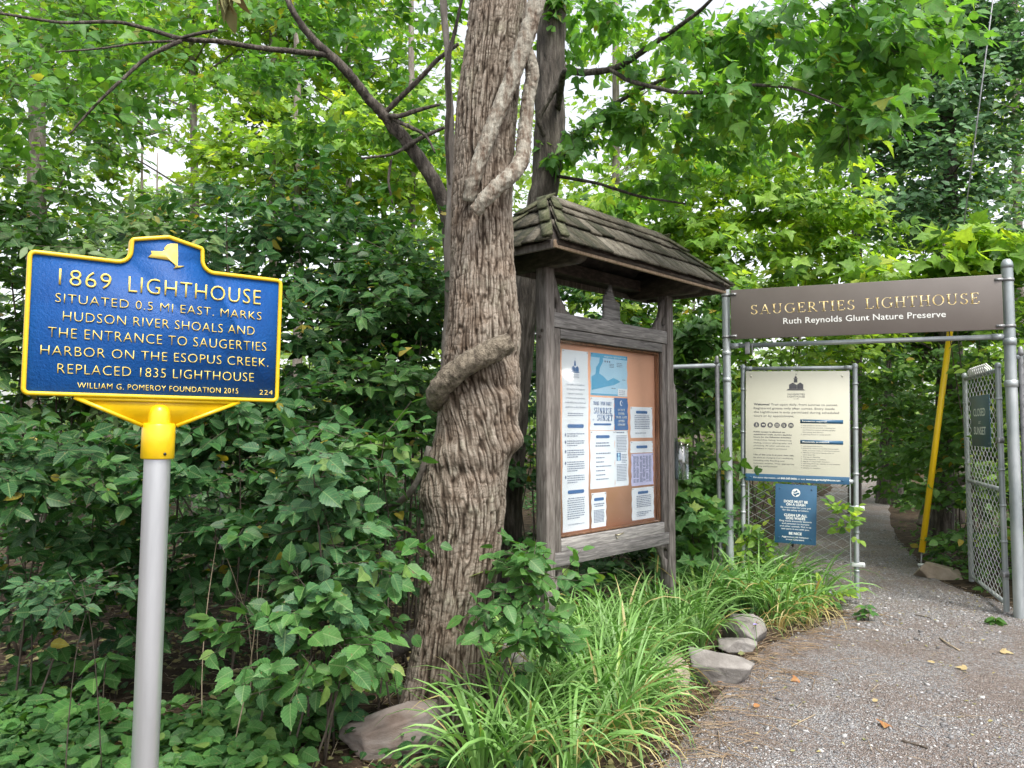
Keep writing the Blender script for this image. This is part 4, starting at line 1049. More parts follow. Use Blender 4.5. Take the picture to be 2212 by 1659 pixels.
for i, s in enumerate(['large groups or special events', 'all commercial activities, including but', 'not limited to commercial photography', 'filmmaking, and charters', 'operating drones or model aircraft']):
    write(mb, s, .055, .520 - i * .0205, .0090, (.200, .275, .275, .175, .235)[i], yt)
    if i in (0, 1, 4): mb.add([(.040, yt, .523 - i * .0205), (.045, yt, .523 - i * .0205), (.045, yt, .528 - i * .0205), (.040, yt, .528 - i * .0205)], [(0, 1, 2, 3)])
for i, s in enumerate(['unaccompanied minors', 'disorderly conduct, including unreasonable', 'noise, throwing rocks, or climbing structures', 'defacing or injuring property, trees or', 'other plant life', 'littering or dumping', 'collecting plants or artifacts', 'digging or using metal detectors', 'operating all-terrain vehicles or snowmobiles', 'harassing wildlife', 'camping or campfires']):
    write(mb, s, .055, .332 - i * .0198, .0085, (.165, .300, .310, .265, .105, .145, .195, .225, .315, .120, .150)[i], yt)
    if i not in (2, 4): mb.add([(.040, yt, .334 - i * .0198), (.045, yt, .334 - i * .0198), (.045, yt, .339 - i * .0198), (.040, yt, .339 - i * .0198)], [(0, 1, 2, 3)])
for i in range(6):                                        # six round pictograms
    cx = -.350 + i * .0605; pl = [(cx + .0245 * math.cos(a), .522 + .0245 * math.sin(a)) for a in np.arange(20) * math.pi / 10]
    mb.add([(a, yt, b) for a, b in pl], [list(range(20))])
mb.build('lettering', m_dkprint, ws)
mb = MB(); y2 = yt - .0003
for i in range(6):
    cx, cz = -.350 + i * .0605, .522
    def bit(pl): mb.add([(cx + a * .0245, y2, cz + b * .0245) for a, b in pl], [list(range(len(pl)))])
    if i == 0: bit([(-.1, .45), (.1, .45), (.1, .7), (-.1, .7)]); bit([(-.2, -.1), (.15, -.1), (.1, .4), (-.15, .4)]); bit([(-.35, -.7), (-.2, -.7), (-.02, -.15), (-.18, -.15)]); bit([(.3, -.7), (.42, -.7), (.12, -.15), (0, -.15)]); bit([(.4, -.7), (.46, -.7), (.46, .4), (.4, .4)])
    if i == 1: bit([(-.6, .05), (-.2, .3), (.3, .2), (.65, .35), (.5, 0), (.65, -.3), (.3, -.15), (-.2, -.25)])
    if i == 2: bit([(-.45, -.45), (-.1, -.45), (-.05, .45), (-.3, .55)]); bit([(.1, -.45), (.45, -.45), (.3, .55), (.05, .45)])
    if i == 3:
        for d in (-.5, -.05, .35): bit([(-.7, d), (-.3, d + .18), (.1, d + .02), (.45, d + .2), (.7, d + .1), (.7, d - .03), (.45, d + .05), (.1, d - .13), (-.3, d + .03), (-.7, d - .13)])
    if i == 4: bit([(-.4, -.6), (-.25, -.6), (-.2, .3), (-.45, .3)]); bit([(-.42, .4), (-.22, .4), (-.22, .65), (-.42, .65)]); bit([(.1, -.6), (.3, -.6), (.3, .15), (.05, .15)]); bit([(.1, .22), (.28, .22), (.28, .45), (.1, .45)])
    if i == 5: bit([(-.5, .25), (.5, .25), (.5, .4), (-.5, .4)]); bit([(-.7, -.1), (.7, -.1), (.7, .03), (-.7, .03)]); bit([(-.5, -.6), (-.35, -.6), (-.12, .24), (-.25, .24)]); bit([(.5, -.6), (.35, -.6), (.12, .24), (.25, .24)])
mb.build('pictogram_marks', m_cream, ws)
mb = MB()
for z0 in (.545, .357): mb.box(.033, .395, yt, yt + .001, z0, z0 + .034)
mb.build('heading_bands', m_navy, ws)
mb = MB(); write(mb, 'Permission required:', .048, .5565, .0135, .212, yt - .0006, bold=.01); write(mb, 'Absolutely prohibited:', .048, .3685, .0135, .232, yt - .0006, bold=.01)
write(mb, 'For more information, call', -.375, .027, .0150, .232, -.0052); write(mb, '845-247-0656', -.135, .027, .0150, .138, -.0052, bold=.025); write(mb, 'or visit', .011, .027, .0150, .062, -.0052); write(mb, 'www.saugertieslighthouse.com', .081, .027, .0150, .290, -.0052, bold=.025)
mb.build('white_lettering', m_cap, ws)
for x, z in ((-.40, .975), (.39, .975), (-.40, .035), (.39, .035)):
    mb = MB(); mb.tube([(x, -.0042, z), (x, -.008, z)], [.009, .007], 12); mb.build('screw', m_navy if z < .1 else m_cream, ws)
ds = thing('dog_rules_sign', 'small dark blue dog rules sign below the cream sign', 'sign', leaf_pt(-.528, -.028, .487)); ds.rotation_euler = (0, R(2.0), GR)
mb = MB(); mb.bbox(-.178, .178, -.003, .003, 0, .540, .0015); mb.build('panel', m_navy, ds)
mb = MB(); yt = -.0042
for i, (s, h, w, b) in enumerate([('DOGS MUST BE', .0215, .205, .03), ('ON A LEASH', .0215, .165, .03)]): write(mb, s, 0, .373 - i * .0275, h, w, yt, 'C', bold=b)
for i, (s, w) in enumerate([('Be responsible for your pet', .258), ('for the safety of others.', .225)]): write(mb, s, 0, .322 - i * .0240, .0135, w, yt, 'C', bold=.006)
for i, (s, w) in enumerate([('CLEAN UP ALL', .198), ('DOG WASTE', .165)]): write(mb, s, 0, .248 - i * .0275, .0215, w, yt, 'C', bold=.03)
for i, (s, w) in enumerate([('Dog waste transmits bacteria', .275), ('and parasites to humans', .235), ('and other animals. Pick it up', .268), ('and carry it out with you.', .240)]): write(mb, s, 0, .199 - i * .0240, .0135, w, yt, 'C', bold=.006)
write(mb, 'BE NICE', 0, .083, .0215, .110, yt, 'C', bold=.03)
for i, (s, w) in enumerate([('Aggressive pet behavior', .232), ('is not tolerated.', .158)]): write(mb, s, 0, .055 - i * .0240, .0135, w, yt, 'C', bold=.006)
pl = [(.037 * math.cos(a), .465 + .037 * math.sin(a)) for a in np.arange(24) * math.pi / 12]; mb.add([(a, yt, b) for a, b in pl], [list(range(24))])
mb.build('lettering', m_cap, ds)
mb = MB(); y2 = yt - .0003
for pl in ([(-.034, .008), (-.006, .012), (.004, .026), (.016, .014), (.006, .004), (-.010, -.002)], [(-.030, -.008), (.000, -.008), (.010, .0), (.030, .004), (.028, -.012), (.004, -.022), (.0, -.034), (-.012, -.028)]): mb.add([(a, y2, .465 + b) for a, b in pl], [list(range(len(pl)))])
mb.build('dog_mark', m_navy, ds)
for x, z in ((-.14, .50), (.135, .50), (-.14, .05), (.135, .05)):
    mb = MB(); mb.tube([(x, -.0042, z), (x, -.007, z)], [.007, .006], 10); mb.build('screw', m_navy, ds)
# the open right leaf
RA, RB = at(2163, 1000, 6.53), at(2090, 1000, 7.75)
RLr = math.atan2(RA[1] - RB[1], RA[0] - RB[0]); RLw = math.hypot(RA[0] - RB[0], RA[1] - RB[1])
rl = thing('gate_leaf', 'open chain link gate leaf swung inward at the right edge', 'gate', (RB[0], RB[1], 0), RLr)
for x in (0, RLw):
    mb = MB(); mb.lathe([(.023, .03 if x == 0 else .02), (.023, 2.07)], 18, (x, 0, 0)); mb.lathe([(.023, 2.06), (.0265, 2.065), (.0265, 2.09), (.017, 2.105), (.0005, 2.11)], 18, (x, 0, 0)); post_bands(mb, x, (1.8, 1.45, 1.2, .9, .6, .3), .023)
    mb.bbox(x + (.045 if x < .5 else -.055), x + (.055 if x < .5 else -.045), -.006, .006, .10, 2.0, .001); mb.build('upright', m_galv, rl, smooth=True)
for z in (2.045, 1.03, .085):
    mb = MB(); mb.tube([(.024, 0, z), (RLw - .024, 0, z)], .019, 14); mb.build('rail', m_galv, rl, smooth=True)
mb = MB(); chain_link(mb, .05, RLw - .05, .09, 2.04, .066, .085, .0027, -.02); mb.build('wire_mesh', noisy('bright_wire', [(.3, (.36, .38, .37)), (.7, (.56, .57, .56))], 20, rough=.45, metal=.4), rl, smooth=True)
mb = MB()
for i in range(9):
    x = RLw * (.25 + .06 * i); mb.tube([(x, -.02, 2.045), (x + .01, -.035, 2.10), (x + .03, -.02, 2.125), (x + .035, .02, 2.08), (x + .04, .02, 2.03)], .007, 6)
mb.build('rope_wrap', m_signwhite, rl, smooth=True)
for z in (1.45, .33):
    mb = MB(); mb.bbox(RLw - .01, RLw + .10, -.036, -.028, z - .02, z + .02, .002); mb.lathe([(.0245, z - .025), (.029, z - .025), (.029, z + .025), (.0245, z + .025)], 16, (RLw, 0, 0)); mb.build('hinge', m_band, rl)
cs = thing('closing_time_sign', 'dark teal sign reading closed at sunset on the open gate leaf', 'sign', (RB[0], RB[1], 0), RLr)
c0 = local(1300 / 1 * 0 + (3400 + 588 / 1.383) / 1.8228, (1300 + 495 / 1.383) / 1.8228, np.array([RB[0], RB[1], 0]), RLr, -.03); c1 = local((3400 + 690 / 1.383) / 1.8228, (1300 + 495 / 1.383) / 1.8228, np.array([RB[0], RB[1], 0]), RLr, -.03)
zA = local((3400 + 640 / 1.383) / 1.8228, (1300 + 355 / 1.383) / 1.8228, np.array([RB[0], RB[1], 0]), RLr, -.03)[2]; zB = local((3400 + 640 / 1.383) / 1.8228, (1300 + 633 / 1.383) / 1.8228, np.array([RB[0], RB[1], 0]), RLr, -.03)[2]
m_teal = noisy('dark_teal_panel', [(.3, (.028, .078, .115)), (.7, (.036, .092, .130))], 6, rough=.4)
mb = MB(); mb.bbox(c0[0], c1[0], -.034, -.028, zB, zA, .0015); mb.build('panel', m_teal, cs)
mb = MB(); sw = c1[0] - c0[0]; sh_ = zA - zB; cxm = (c0[0] + c1[0]) / 2
write(mb, 'CLOSED', cxm - .02 * sw, zB + sh_ * .60, sh_ * .145, sw * .64, -.0352, 'C', bold=.02); write(mb, 'at', cxm - .02 * sw, zB + sh_ * .445, sh_ * .075, sw * .13, -.0352, 'C', shear=.35); write(mb, 'SUNSET', cxm - .02 * sw, zB + sh_ * .235, sh_ * .145, sw * .64, -.0352, 'C', bold=.02)
mb.build('lettering', m_cap, cs)
for x in (c0[0] + .04, c1[0] - .04):
    for z in (zB + .03, zA - .03):
        mb = MB(); mb.tube([(x, -.0345, z), (x, -.039, z)], .007, 10); mb.build('screw', m_band, cs)

# ------------------------------------------------------------------ fences, guy wire
def fence(A, B, label, posts, mesh_mat, top=2.16, rail=True, w=.075, r=.0021):
    A, B = np.array(A, float), np.array(B, float); d = B - A; Lf = np.hypot(*d); rz = math.atan2(d[1], d[0])
    o = thing('chain_link_fence', label, 'fence', (A[0], A[1], 0), rz)
    for t in posts:
        mb = MB(); mb.lathe([(.022, -.2), (.022, top)], 16, (t, 0, 0)); mb.lathe(dome(.022, top - .01), 16, (t, 0, 0)); mb.build('fence_post', m_galvd if t > .3 else m_band, o, smooth=True)
    if rail: mb = MB(); mb.tube([(0, 0, top - .02), (Lf, 0, top - .02)], .021, 12); mb.build('top_rail', m_galv, o, smooth=True)
    mb = MB(); chain_link(mb, .03, Lf, .03, top - .04, w, .085, r, -.024, 3); mb.build('wire_mesh', mesh_mat, o, smooth=True)
    return o
fence((1.955, 7.20), (-6.6, 11.16), 'long grey chain link fence half hidden behind the shrubs', (.03, 3.05, 6.2, 9.35), m_galvd)
fence((4.20, 6.38), (6.6, 5.55), 'short chain link fence running off past the right gate post', (.03, 2.4), m_galvd)
m_guard = noisy('yellow_plastic', [(.3, (.80, .50, .006)), (.7, (.86, .56, .012))], 4, (1, 1, .3), rough=.4)
a, b, t_ = at(1991, 1193, 8.25), at(2060, 655, 8.25), at(2194, -380, 8.25)
base = at(1989, 1236, 8.25)
gy = thing('guy_wire', 'yellow sleeved guy wire slanting down to its anchor beside the path', 'guy wire', base)
mb = MB(); mb.tube([a - base, b - base], [.031, .031], 14); mb.build('guard_sleeve', m_guard, gy, smooth=True)
mb = MB(); mb.tube([b - base, t_ - base], .0075, 8); mb.tube([np.zeros(3) + [0, 0, .02], a - base], .008, 8); mb.build('wire', m_band, gy, smooth=True)
mb = MB(); mb.tube([(-.005, 0, -.15), (0, 0, .03), (.006, 0, .06)], [.016, .016, .024], 12); mb.lathe([(.0005, .02), (.032, .015), (.036, 0), (.028, -.02), (.0005, -.025)], 14, (.008, 0, .075)); mb.build('anchor', m_galv2, gy, smooth=True)

# ------------------------------------------------------------------ stones
m_rock = noisy('grey_stone', [(.25, (.085, .075, .066)), (.45, (.17, .155, .142)), (.6, (.25, .232, .215)), (.8, (.37, .35, .33))], 4.5, rough=.9, bump=.7, bscale=24, detail=9, bd=.012)
m_rockw = noisy('warm_stone', [(.25, (.15, .115, .08)), (.5, (.29, .235, .175)), (.75, (.42, .36, .29))], 4.5, rough=.9, bump=.7, bscale=24, detail=9, bd=.012)
m_rockr = noisy('rusty_stone', [(.25, (.085, .055, .042)), (.42, (.16, .128, .112)), (.6, (.24, .212, .195)), (.78, (.34, .31, .285))], 3.2, (1, 1, 2.5), rough=.9, bump=.6, bscale=24, detail=9, dist=.8, bd=.012)
def stone(px, py, w, d, h, rz, seed, label, mat, tilt=(0, 0), sink=.25, dz=0):
    g = np.random.default_rng(seed)
    bm = bmesh.new(); bmesh.ops.create_icosphere(bm, subdivisions=5, radius=1)
    V = np.array([v.co[:] for v in bm.verts]); fs = [[v.index for v in f.verts] for f in bm.faces]; bm.free()
    pl = [(np.array(q, float), 1.0) for q in ((1, 0, 0), (-1, 0, 0), (0, 1, 0), (0, -1, 0), (0, 0, 1), (0, 0, -1))]
    pl = [(q + g.normal(0, .22, 3), g.uniform(.74, 1.0)) for q, _ in pl]
    for _ in range(12):
        q = g.normal(0, 1, 3); pl.append((q / np.linalg.norm(q), g.uniform(.90, 1.18)))
    r = np.full(len(V), 9.0)
    for q, dd in pl:
        q = q / np.linalg.norm(q); c = V @ q
        r = np.minimum(r, np.where(c > .05, dd / np.maximum(c, .05), 9))
    P = V * r[:, None]
    P *= (1 + .09 * (fbm(V[:, 0] * 3.5 + V[:, 2] * 2.6 + seed, V[:, 1] * 3.5 - V[:, 2] * 1.7 + seed, 5) - .45))[:, None]
    P *= np.array([w / 2, d / 2, h / 2])
    E_ = np.array(Euler((R(tilt[0]), R(tilt[1]), 0)).to_matrix()); P = P @ E_.T
    P[:, 2] += h / 2 * (1 - sink * 2)
    o_ = MB(); o_.add(P, fs); o = o_.build('stone', mat)
    q = ground(px, py); o.location = (q[0], q[1], dz); o.rotation_euler = (0, 0, R(rz))
    return tag(o, label, 'stone')
stone(852, 1625, .48, .21, .22, 22, 3, 'rust streaked long grey stone lying in front of the big tree', m_rockr, (4, -12), .12)
stone(1548, 1468, .37, .22, .21, -12, 8, 'largest grey boulder at the edge of the gravel path', m_rock, (6, 8), .18)
stone(1588, 1404, .26, .20, .11, 5, 14, 'flat topped stone just behind the largest boulder', m_rock, (-4, 4), .2)
stone(1612, 1380, .24, .18, .18, -18, 22, 'farthest grey edging stone beside the little purple flower', m_rock, (-6, 10), .2)
stone(1448, 1470, .26, .22, .15, 15, 33, 'small pale edging stone nosing out of the long grass', m_rockw, (5, 0), .2)
stone(1112, 1520, .24, .20, .34, 10, 41, 'upright grey stone hidden behind grass right of the trunk', m_rock, (0, 10), .15)
stone(945, 1578, .20, .15, .13, -20, 52, 'small dark stone against the foot of the big trunk', m_rock, (0, 0), .2)
stone(2020, 1246, .38, .25, .19, -5, 63, 'tan boulder beside the guy wire anchor', m_rockw, (0, 5), .25)

# ------------------------------------------------------------------ vegetation
def fold(ys, hw, lift=.07, curl=.11):
    """leaf blade folded along its midrib; length along +y, normal +z"""
    n = len(ys); V = []
    for y in ys: V.append((0, y, -curl * y * y))
    for s in (-1, 1):
        for y, w in zip(ys[1:-1], hw[1:-1]): V.append((s * w, y, -curl * y * y + lift * w / .3))
    Fs = []
    m = n - 2
    for s in range(2):
        o = n + s * m
        tri = [(0, 1, o)] if s else [(0, o, 1)]
        for i in range(m - 1): tri.append((1 + i, o + i, o + i + 1, 2 + i)[::(-1 if s else 1)] if True else 0)
        tri.append((n - 2, o + m - 1, n - 1)[::(-1 if s else 1)])
        Fs += tri
    return np.array(V, float), Fs
def fan(half, c=(0, .32, -.02), curl=.15, lift=.05):
    pts = half + [(-x, y) for x, y in half[-2:0:-1]]
    V = [c] + [(x, y, -curl * y * y + lift * abs(x) / .4) for x, y in pts]
    n = len(pts)
    return np.array(V, float), [(0, 1 + (i + 1) % n, 1 + i)[::-1] for i in range(n)]
LEAF = {
    'ovate': fold([0, .10, .34, .66, 1], [0, .17, .30, .21, 0]),
    'broad': fold([0, .08, .30, .62, .86, 1], [0, .20, .35, .29, .13, 0], .07, .11),
    'lance': fold([0, .15, .45, .75, 1], [0, .13, .21, .13, 0], .05, .25),
    'small': fold([0, .42, 1], [0, .28, 0], .08, .12),
    'lobed': fan([(0, 0), (.16, .04), (.40, .16), (.52, .46), (.27, .46), (.22, .66), (0, 1.05)], curl=.28),
    'maple': fan([(0, .02), (.16, -.06), (.42, 0), (.30, .15), (.64, .44), (.44, .44), (.36, .46), (.30, .64), (.17, .66), (0, 1.02)]),
    'serrate': fan([(0, 0), (.20, .08), (.27, .10), (.32, .24), (.38, .27), (.36, .40), (.40, .44), (.32, .55), (.35, .60), (.24, .72), (.24, .78), (.10, .88), (0, 1.04)], (0, .4, -.03), .2, .07),
    'quad': (np.array([(0, 0, 0), (-.30, .45, .05), (0, 1, -.1), (.30, .45, .05)]), [(0, 2, 1), (0, 3, 2)]),
}
def norm(a): return a / (np.linalg.norm(a, axis=-1, keepdims=True) + 1e-9)
def add_leaves(mb, P, D, N, S, kind, rnd):
    V0, F0 = LEAF[kind]
    D = norm(D); X = norm(np.cross(D, N)); Nn = np.cross(X, D)
    n = len(P); k = len(V0)
    cv = rng.uniform(.4, 1.9, (n, 1))
    V = (X[:, None, :] * V0[None, :, 0:1] * rng.uniform(.85, 1.15, (n, 1, 1)) + D[:, None, :] * V0[None, :, 1:2] + Nn[:, None, :] * (V0[None, :, 2] * cv)[..., None]) * np.asarray(S).reshape(-1, 1, 1) + P[:, None, :]
    by = {}
    for f in F0: by.setdefault(len(f), []).append(f)
    fs, rs = [], []
    for sz_, l in by.items():
        fa = np.array(l)
        fs.append((fa[None] + (np.arange(n) * k)[:, None, None]).reshape(-1, sz_)); rs.append(np.repeat(rnd, len(l)))
    base = mb.n; mb.v.append(V.reshape(-1, 3)); mb.n += n * k
    if kind in ('ovate', 'broad', 'serrate', 'lobed', 'maple'): mb.uv[base] = np.tile(V0[:, :2], (n, 1))
    for fa, r in zip(fs, rs): mb.f.append(fa + base); mb.a.append(r); mb.mi.append(np.zeros(len(fa), int))
def add_rods(mb, A, B, ra, rb):
    """many three sided twigs at once"""
    D = norm(B - A); ref = np.where(np.abs(D[:, 2:3]) < .9, np.array([[0, 0, 1.0]]), np.array([[1.0, 0, 0]]))
    X = norm(np.cross(D, ref)); Y = np.cross(D, X)
    n = len(A); V = []
    for c, r in ((A, ra), (B, rb)):
        for k in range(3):
            a = k * 2 * math.pi / 3; V.append(c + (X * math.cos(a) + Y * math.sin(a)) * np.asarray(r).reshape(-1, 1))
    V = np.stack(V, 1)
    f = np.array([(0, 1, 4, 3), (1, 2, 5, 4), (2, 0, 3, 5)])
    mb.add(V.reshape(-1, 3), (f[None] + (np.arange(n) * 6)[:, None, None]).reshape(-1, 4))
GAPS = []
def spray_set(C, rad, nc, per, length, org=None, shell=.55, squash=1.0):
    """twig origins and directions gathered in clumps inside an ellipsoid"""
    C = np.array(C, float); rad = np.array(rad, float)
    q = norm(rng.normal(0, 1, (nc, 3))); r = rng.random((nc, 1)) ** (1 / (1.2 + 2.2 * shell))
    cl = q * r
    k = np.repeat(np.arange(nc), per)
    off = rng.normal(0, 1, (nc * per, 3)) * np.array([.20, .20, .10 * squash])
    U = cl[k] + off
    P = C + U * rad
    o = C - np.array([0, 0, rad[2] * .6]) if org is None else np.array(org, float)
    D = norm(norm(P - o) * np.array([1, 1, .25]) + rng.normal(0, .45, P.shape) * np.array([1, 1, .45]))
    return P, D, np.full(len(P), length) * rng.uniform(.7, 1.25, len(P)), C + cl * rad
def leaves_on(mb, tw, P, D, Ls, n, kind, size, droop=.25, rv=None, up=.75, tr=.0022):
    m = len(P)
    B = P + D * Ls[:, None] - np.array([0, 0, 1.0]) * (Ls * droop * .5)[:, None]
    if tw is not None: add_rods(tw, P, B, np.full(m, tr), np.full(m, tr * .5))
    side = norm(np.cross(D, np.array([0, 0, 1.0])))
    base_r = np.clip(rng.normal(.45, .2, m), 0, .96) if rv is None else rv
    t = (np.arange(n) + .6) / n
    for j in range(n):
        s = 1 if j % 2 else -1
        last = j == n - 1
        pos = P + (B - P) * t[j]
        d = norm(D * (1.0 if last else .55) + side * (0 if last else s * .8) + rng.normal(0, .32, (m, 3)) - np.array([0, 0, droop + .05]))
        nrm = norm(np.array([0, -.42, 1.0]) * up + rng.normal(0, .42, (m, 3)) + D * .3)
        rr_ = np.clip(base_r + rng.normal(0, .14, m), 0, 1); rr_ = np.where(rng.random(m) < .018, 1.0, np.minimum(rr_, .95))
        add_leaves(mb, pos + d * (size * .12), d, nrm, size * rng.uniform(.6, 1.2, m), kind, rr_)
def curve(A, B, sag=.1, n=8, wob=.04):
    A, B = np.array(A, float), np.array(B, float); t = np.linspace(0, 1, n)[:, None]
    L_ = np.linalg.norm(B - A)
    bend = rng.normal(0, 1, 3) * wob * L_
    return A + (B - A) * t + (np.sin(t * math.pi) * bend) + np.array([0, 0, sag * L_]) * np.sin(t * math.pi)
def plant(name, label, cat, base, crowns, kind, size, mat, n=8, spray=.34, stems=8, stem_r=.011, stem_mat=None, group=None, droop=.25, cull=True, trunk=None, limb_r=.02, tr=.0022, up=.75, leaf_part='foliage', stem_part='stem'):
    """crowns: (centre, radii, clumps, sprays per clump). trunk: list of points and radii, else a bunch of stems"""
    base = np.array(base, float)
    o = thing(name, label, cat, base, 0, group)
    lm, tw = MB(), MB()
    tips = []
    for C, rad, nc, per in crowns:
        P, D, Ls, cl = spray_set(C, rad, nc, per, spray, None if trunk is None else None)
        keep = P[:, 2] > .06
        if cull:
            pr = proj(P)
            for gx_, gy_, ra, rb, pk in GAPS:
                inside = ((pr[:, 0] - gx_) / ra) ** 2 + ((pr[:, 1] - gy_) / rb) ** 2 < rng.uniform(.6, 1.2, len(P))
                keep &= ~(inside & (rng.random(len(P)) < pk * .93))
            keep &= (pr[:, 0] > -420) & (pr[:, 0] < 3700) & (pr[:, 1] > -700)
        P, D, Ls = P[keep], D[keep], Ls[keep]
        if not len(P): continue
        leaves_on(lm, tw, P - base, D, Ls, n, kind, size, droop, up=up, tr=tr)
        tips += list(cl)
    random.shuffle(tips)
    if trunk is not None:
        tp = np.array([q[0] for q in trunk], float); trd = np.array([q[1] for q in trunk], float)
        tb = MB(); t_ = np.linspace(0, len(tp) - 1, len(tp) * 8); ti = np.arange(len(tp))
        Q = np.stack([np.interp(t_, ti, tp[:, i]) for i in range(3)], 1); rq = np.interp(t_, ti, trd)
        rough_tube(tb, Q - base, rq, 18, .06); tb.build('trunk', stem_mat or M['bark_grey'], o, smooth=True)
    for tip in tips[:stems]:
        if trunk is None:
            s = base + np.array([rng.normal(0, .10), rng.normal(0, .08), -.03]); c = curve(s, tip, .12, 9, .05)
            tw.tube(c - base, np.linspace(stem_r, stem_r * .3, 9), 6)
        else:
            hd = np.hypot(*(tip[:2] - tp[0][:2])); zz = np.clip(tip[2] - .45 * hd - .1, tp[0][2] + .3, tp[-1][2])
            s = np.array([np.interp(zz, tp[:, 2], tp[:, i]) for i in range(3)]); c = curve(s, tip, .04, 9, .05)
            tw.tube(c - base, np.linspace(limb_r, limb_r * .25, 9), 6)
    if lm.n: lm.build(leaf_part if trunk is None else 'crown', mat, o)
    if tw.n: tw.build(stem_part if trunk is None else 'branch', stem_mat or M['twig'], o)
    return o
def E(px, py, Y, rx, ry, rz=None):
    """ellipsoid standing where it covers rx, ry photograph pixels"""
    return at(px, py, Y), (rx * Y / F, (rz if rz is not None else .6 * (rx + ry) / 2 * Y / F), ry * Y / F)
def cr_(px, py, Y, rx, ry, nc, per, ry_depth=None):
    c, r = E(px, py, Y, rx, ry, ry_depth); return (c, r, nc, per)
def gp(px, Y): q = at(px, 900, Y); return (q[0], Y, float(gh(q[0], Y)))

# openings where the white sky shows through the far trees
GAPS += [(345, 335, 105, 70, .97), (240, 420, 60, 45, .75), (440, 260, 80, 50, .9), (60, 30, 40, 25, .8), (480, 470, 60, 40, .6), (20, 420, 40, 50, .7), (1250, 175, 50, 60, .97), (690, 570, 40, 30, .6), (720, 90, 22, 22, .9),
         (1350, 320, 55, 45, .75), (1310, 330, 60, 50, .8), (1400, 540, 45, 30, .8), (620, 580, 45, 30, .6), (1270, 510, 50, 55, .7), (2150, 445, 50, 35, .7), (2195, 330, 25, 50, .6), (1610, 740, 20, 20, .6), (930, 160, 40, 40, .7), (940, 520, 30, 60, .6), (870, 460, 40, 30, .6), (150, 250, 40, 45, .5)]

def bark_tube(rows, name, mat, parent=None, seg=14, amp=.10, loc=None):
    Q, rq = pxpath(rows, 14 * len(rows)); mb = MB(); rough_tube(mb, Q - (np.array(loc) if loc is not None else 0), rq, seg, amp)
    return mb.build(name, mat, parent, smooth=True)

# ---- the layered maple whose limbs cross the upper left
B0 = (at(985, 900, 5.7)[0], 5.7, float(gh(-.4, 5.7)))
mp_ = thing('limby_maple', 'small maple with dark bare crossing limbs spreading left behind the big trunk', 'tree', B0)
bark_tube([(985, 1420, 5.7, 20), (988, 1000, 5.7, 19), (985, 700, 5.7, 18), (975, 520, 5.7, 17), (966, 440, 5.65, 16), (945, 400, 5.6, 16), (905, 342, 5.55, 15), (868, 290, 5.5, 13), (845, 262, 5.5, 11)], 'trunk', M['bark_dark'], mp_, loc=B0)
for rows in [[(872, 298, 5.5, 11), (848, 280, 5.5, 11), (832, 250, 5.45, 12), (790, 207, 5.4, 11), (755, 160, 5.3, 10.5), (722, 127, 5.25, 10), (688, 98, 5.2, 9), (655, 60, 5.15, 8), (632, 25, 5.1, 7), (612, -25, 5.1, 6)],
             [(716, 120, 5.25, 7), (690, 117, 5.2, 6.5), (640, 111, 5.1, 6.5), (560, 104, 5.0, 6), (470, 88, 4.9, 6), (392, 86, 4.85, 5.5), (330, 65, 4.8, 4.5), (255, 46, 4.7, 4), (130, 50, 4.6, 3.5), (-40, 22, 4.5, 3)],
             [(392, 88, 4.85, 5), (352, 105, 4.8, 5), (318, 122, 4.8, 4.5), (270, 166, 4.75, 4), (210, 222, 4.7, 3.2), (150, 290, 4.7, 2.2)],
             [(388, 88, 4.85, 3), (300, 92, 4.8, 2.8), (220, 105, 4.7, 2.3), (120, 112, 4.6, 2)], [(382, 84, 4.85, 3), (430, 72, 4.8, 4), (470, 64, 4.8, 3)],
             [(829, 247, 5.45, 6), (860, 215, 5.4, 6), (905, 172, 5.35, 5.5), (945, 128, 5.3, 5), (990, 95, 5.2, 4)],
             [(832, 250, 5.45, 6), (862, 252, 5.4, 6), (900, 238, 5.4, 5), (950, 226, 5.4, 3)], [(838, 252, 5.45, 5), (880, 272, 5.4, 4.5), (920, 290, 5.35, 3.5), (940, 330, 5.3, 2)],
             [(872, 322, 5.5, 6), (905, 300, 5.45, 5), (960, 275, 5.4, 3.5)], [(878, 318, 5.5, 4), (845, 335, 5.45, 3.5), (780, 342, 5.4, 2.2)], [(845, 345, 5.5, 3), (838, 390, 5.5, 3), (848, 440, 5.5, 2)]]:
    bark_tube(rows, 'limb', M['bark_dark'], mp_, 8, .12, B0)
lm, tw = MB(), MB()
for C, rad, nc, per in [cr_(560, 40, 5.9, 420, 90, 19, 7, .7), cr_(200, 90, 5.2, 260, 110, 11, 7, .6), cr_(820, 70, 6.2, 190, 110, 10, 7, .6), cr_(760, 250, 6.3, 170, 90, 7, 7, .4), cr_(480, 160, 5.6, 190, 40, 5, 6, .4), cr_(880, 340, 6.3, 90, 70, 3, 6, .4), cr_(90, 230, 4.9, 150, 90, 7, 7, .5)]:
    P, D, Ls, cl = spray_set(C, rad, nc, per, .34, squash=.6)
    pr = proj(P); keep = np.ones(len(P), bool)
    for gx_, gy_, ra, rb, pk in GAPS: keep &= ~((((pr[:, 0] - gx_) / ra) ** 2 + ((pr[:, 1] - gy_) / rb) ** 2 < 1) & (rng.random(len(P)) < pk))
    P, D, Ls = P[keep], D[keep], Ls[keep]
    k = rng.random(len(P)) < .5
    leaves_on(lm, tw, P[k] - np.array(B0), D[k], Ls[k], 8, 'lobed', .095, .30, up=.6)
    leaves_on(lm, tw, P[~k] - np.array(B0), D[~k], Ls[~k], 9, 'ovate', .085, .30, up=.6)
lm.build('crown', M['leaf_over'], mp_); tw.build('twigs', M['twig'], mp_)

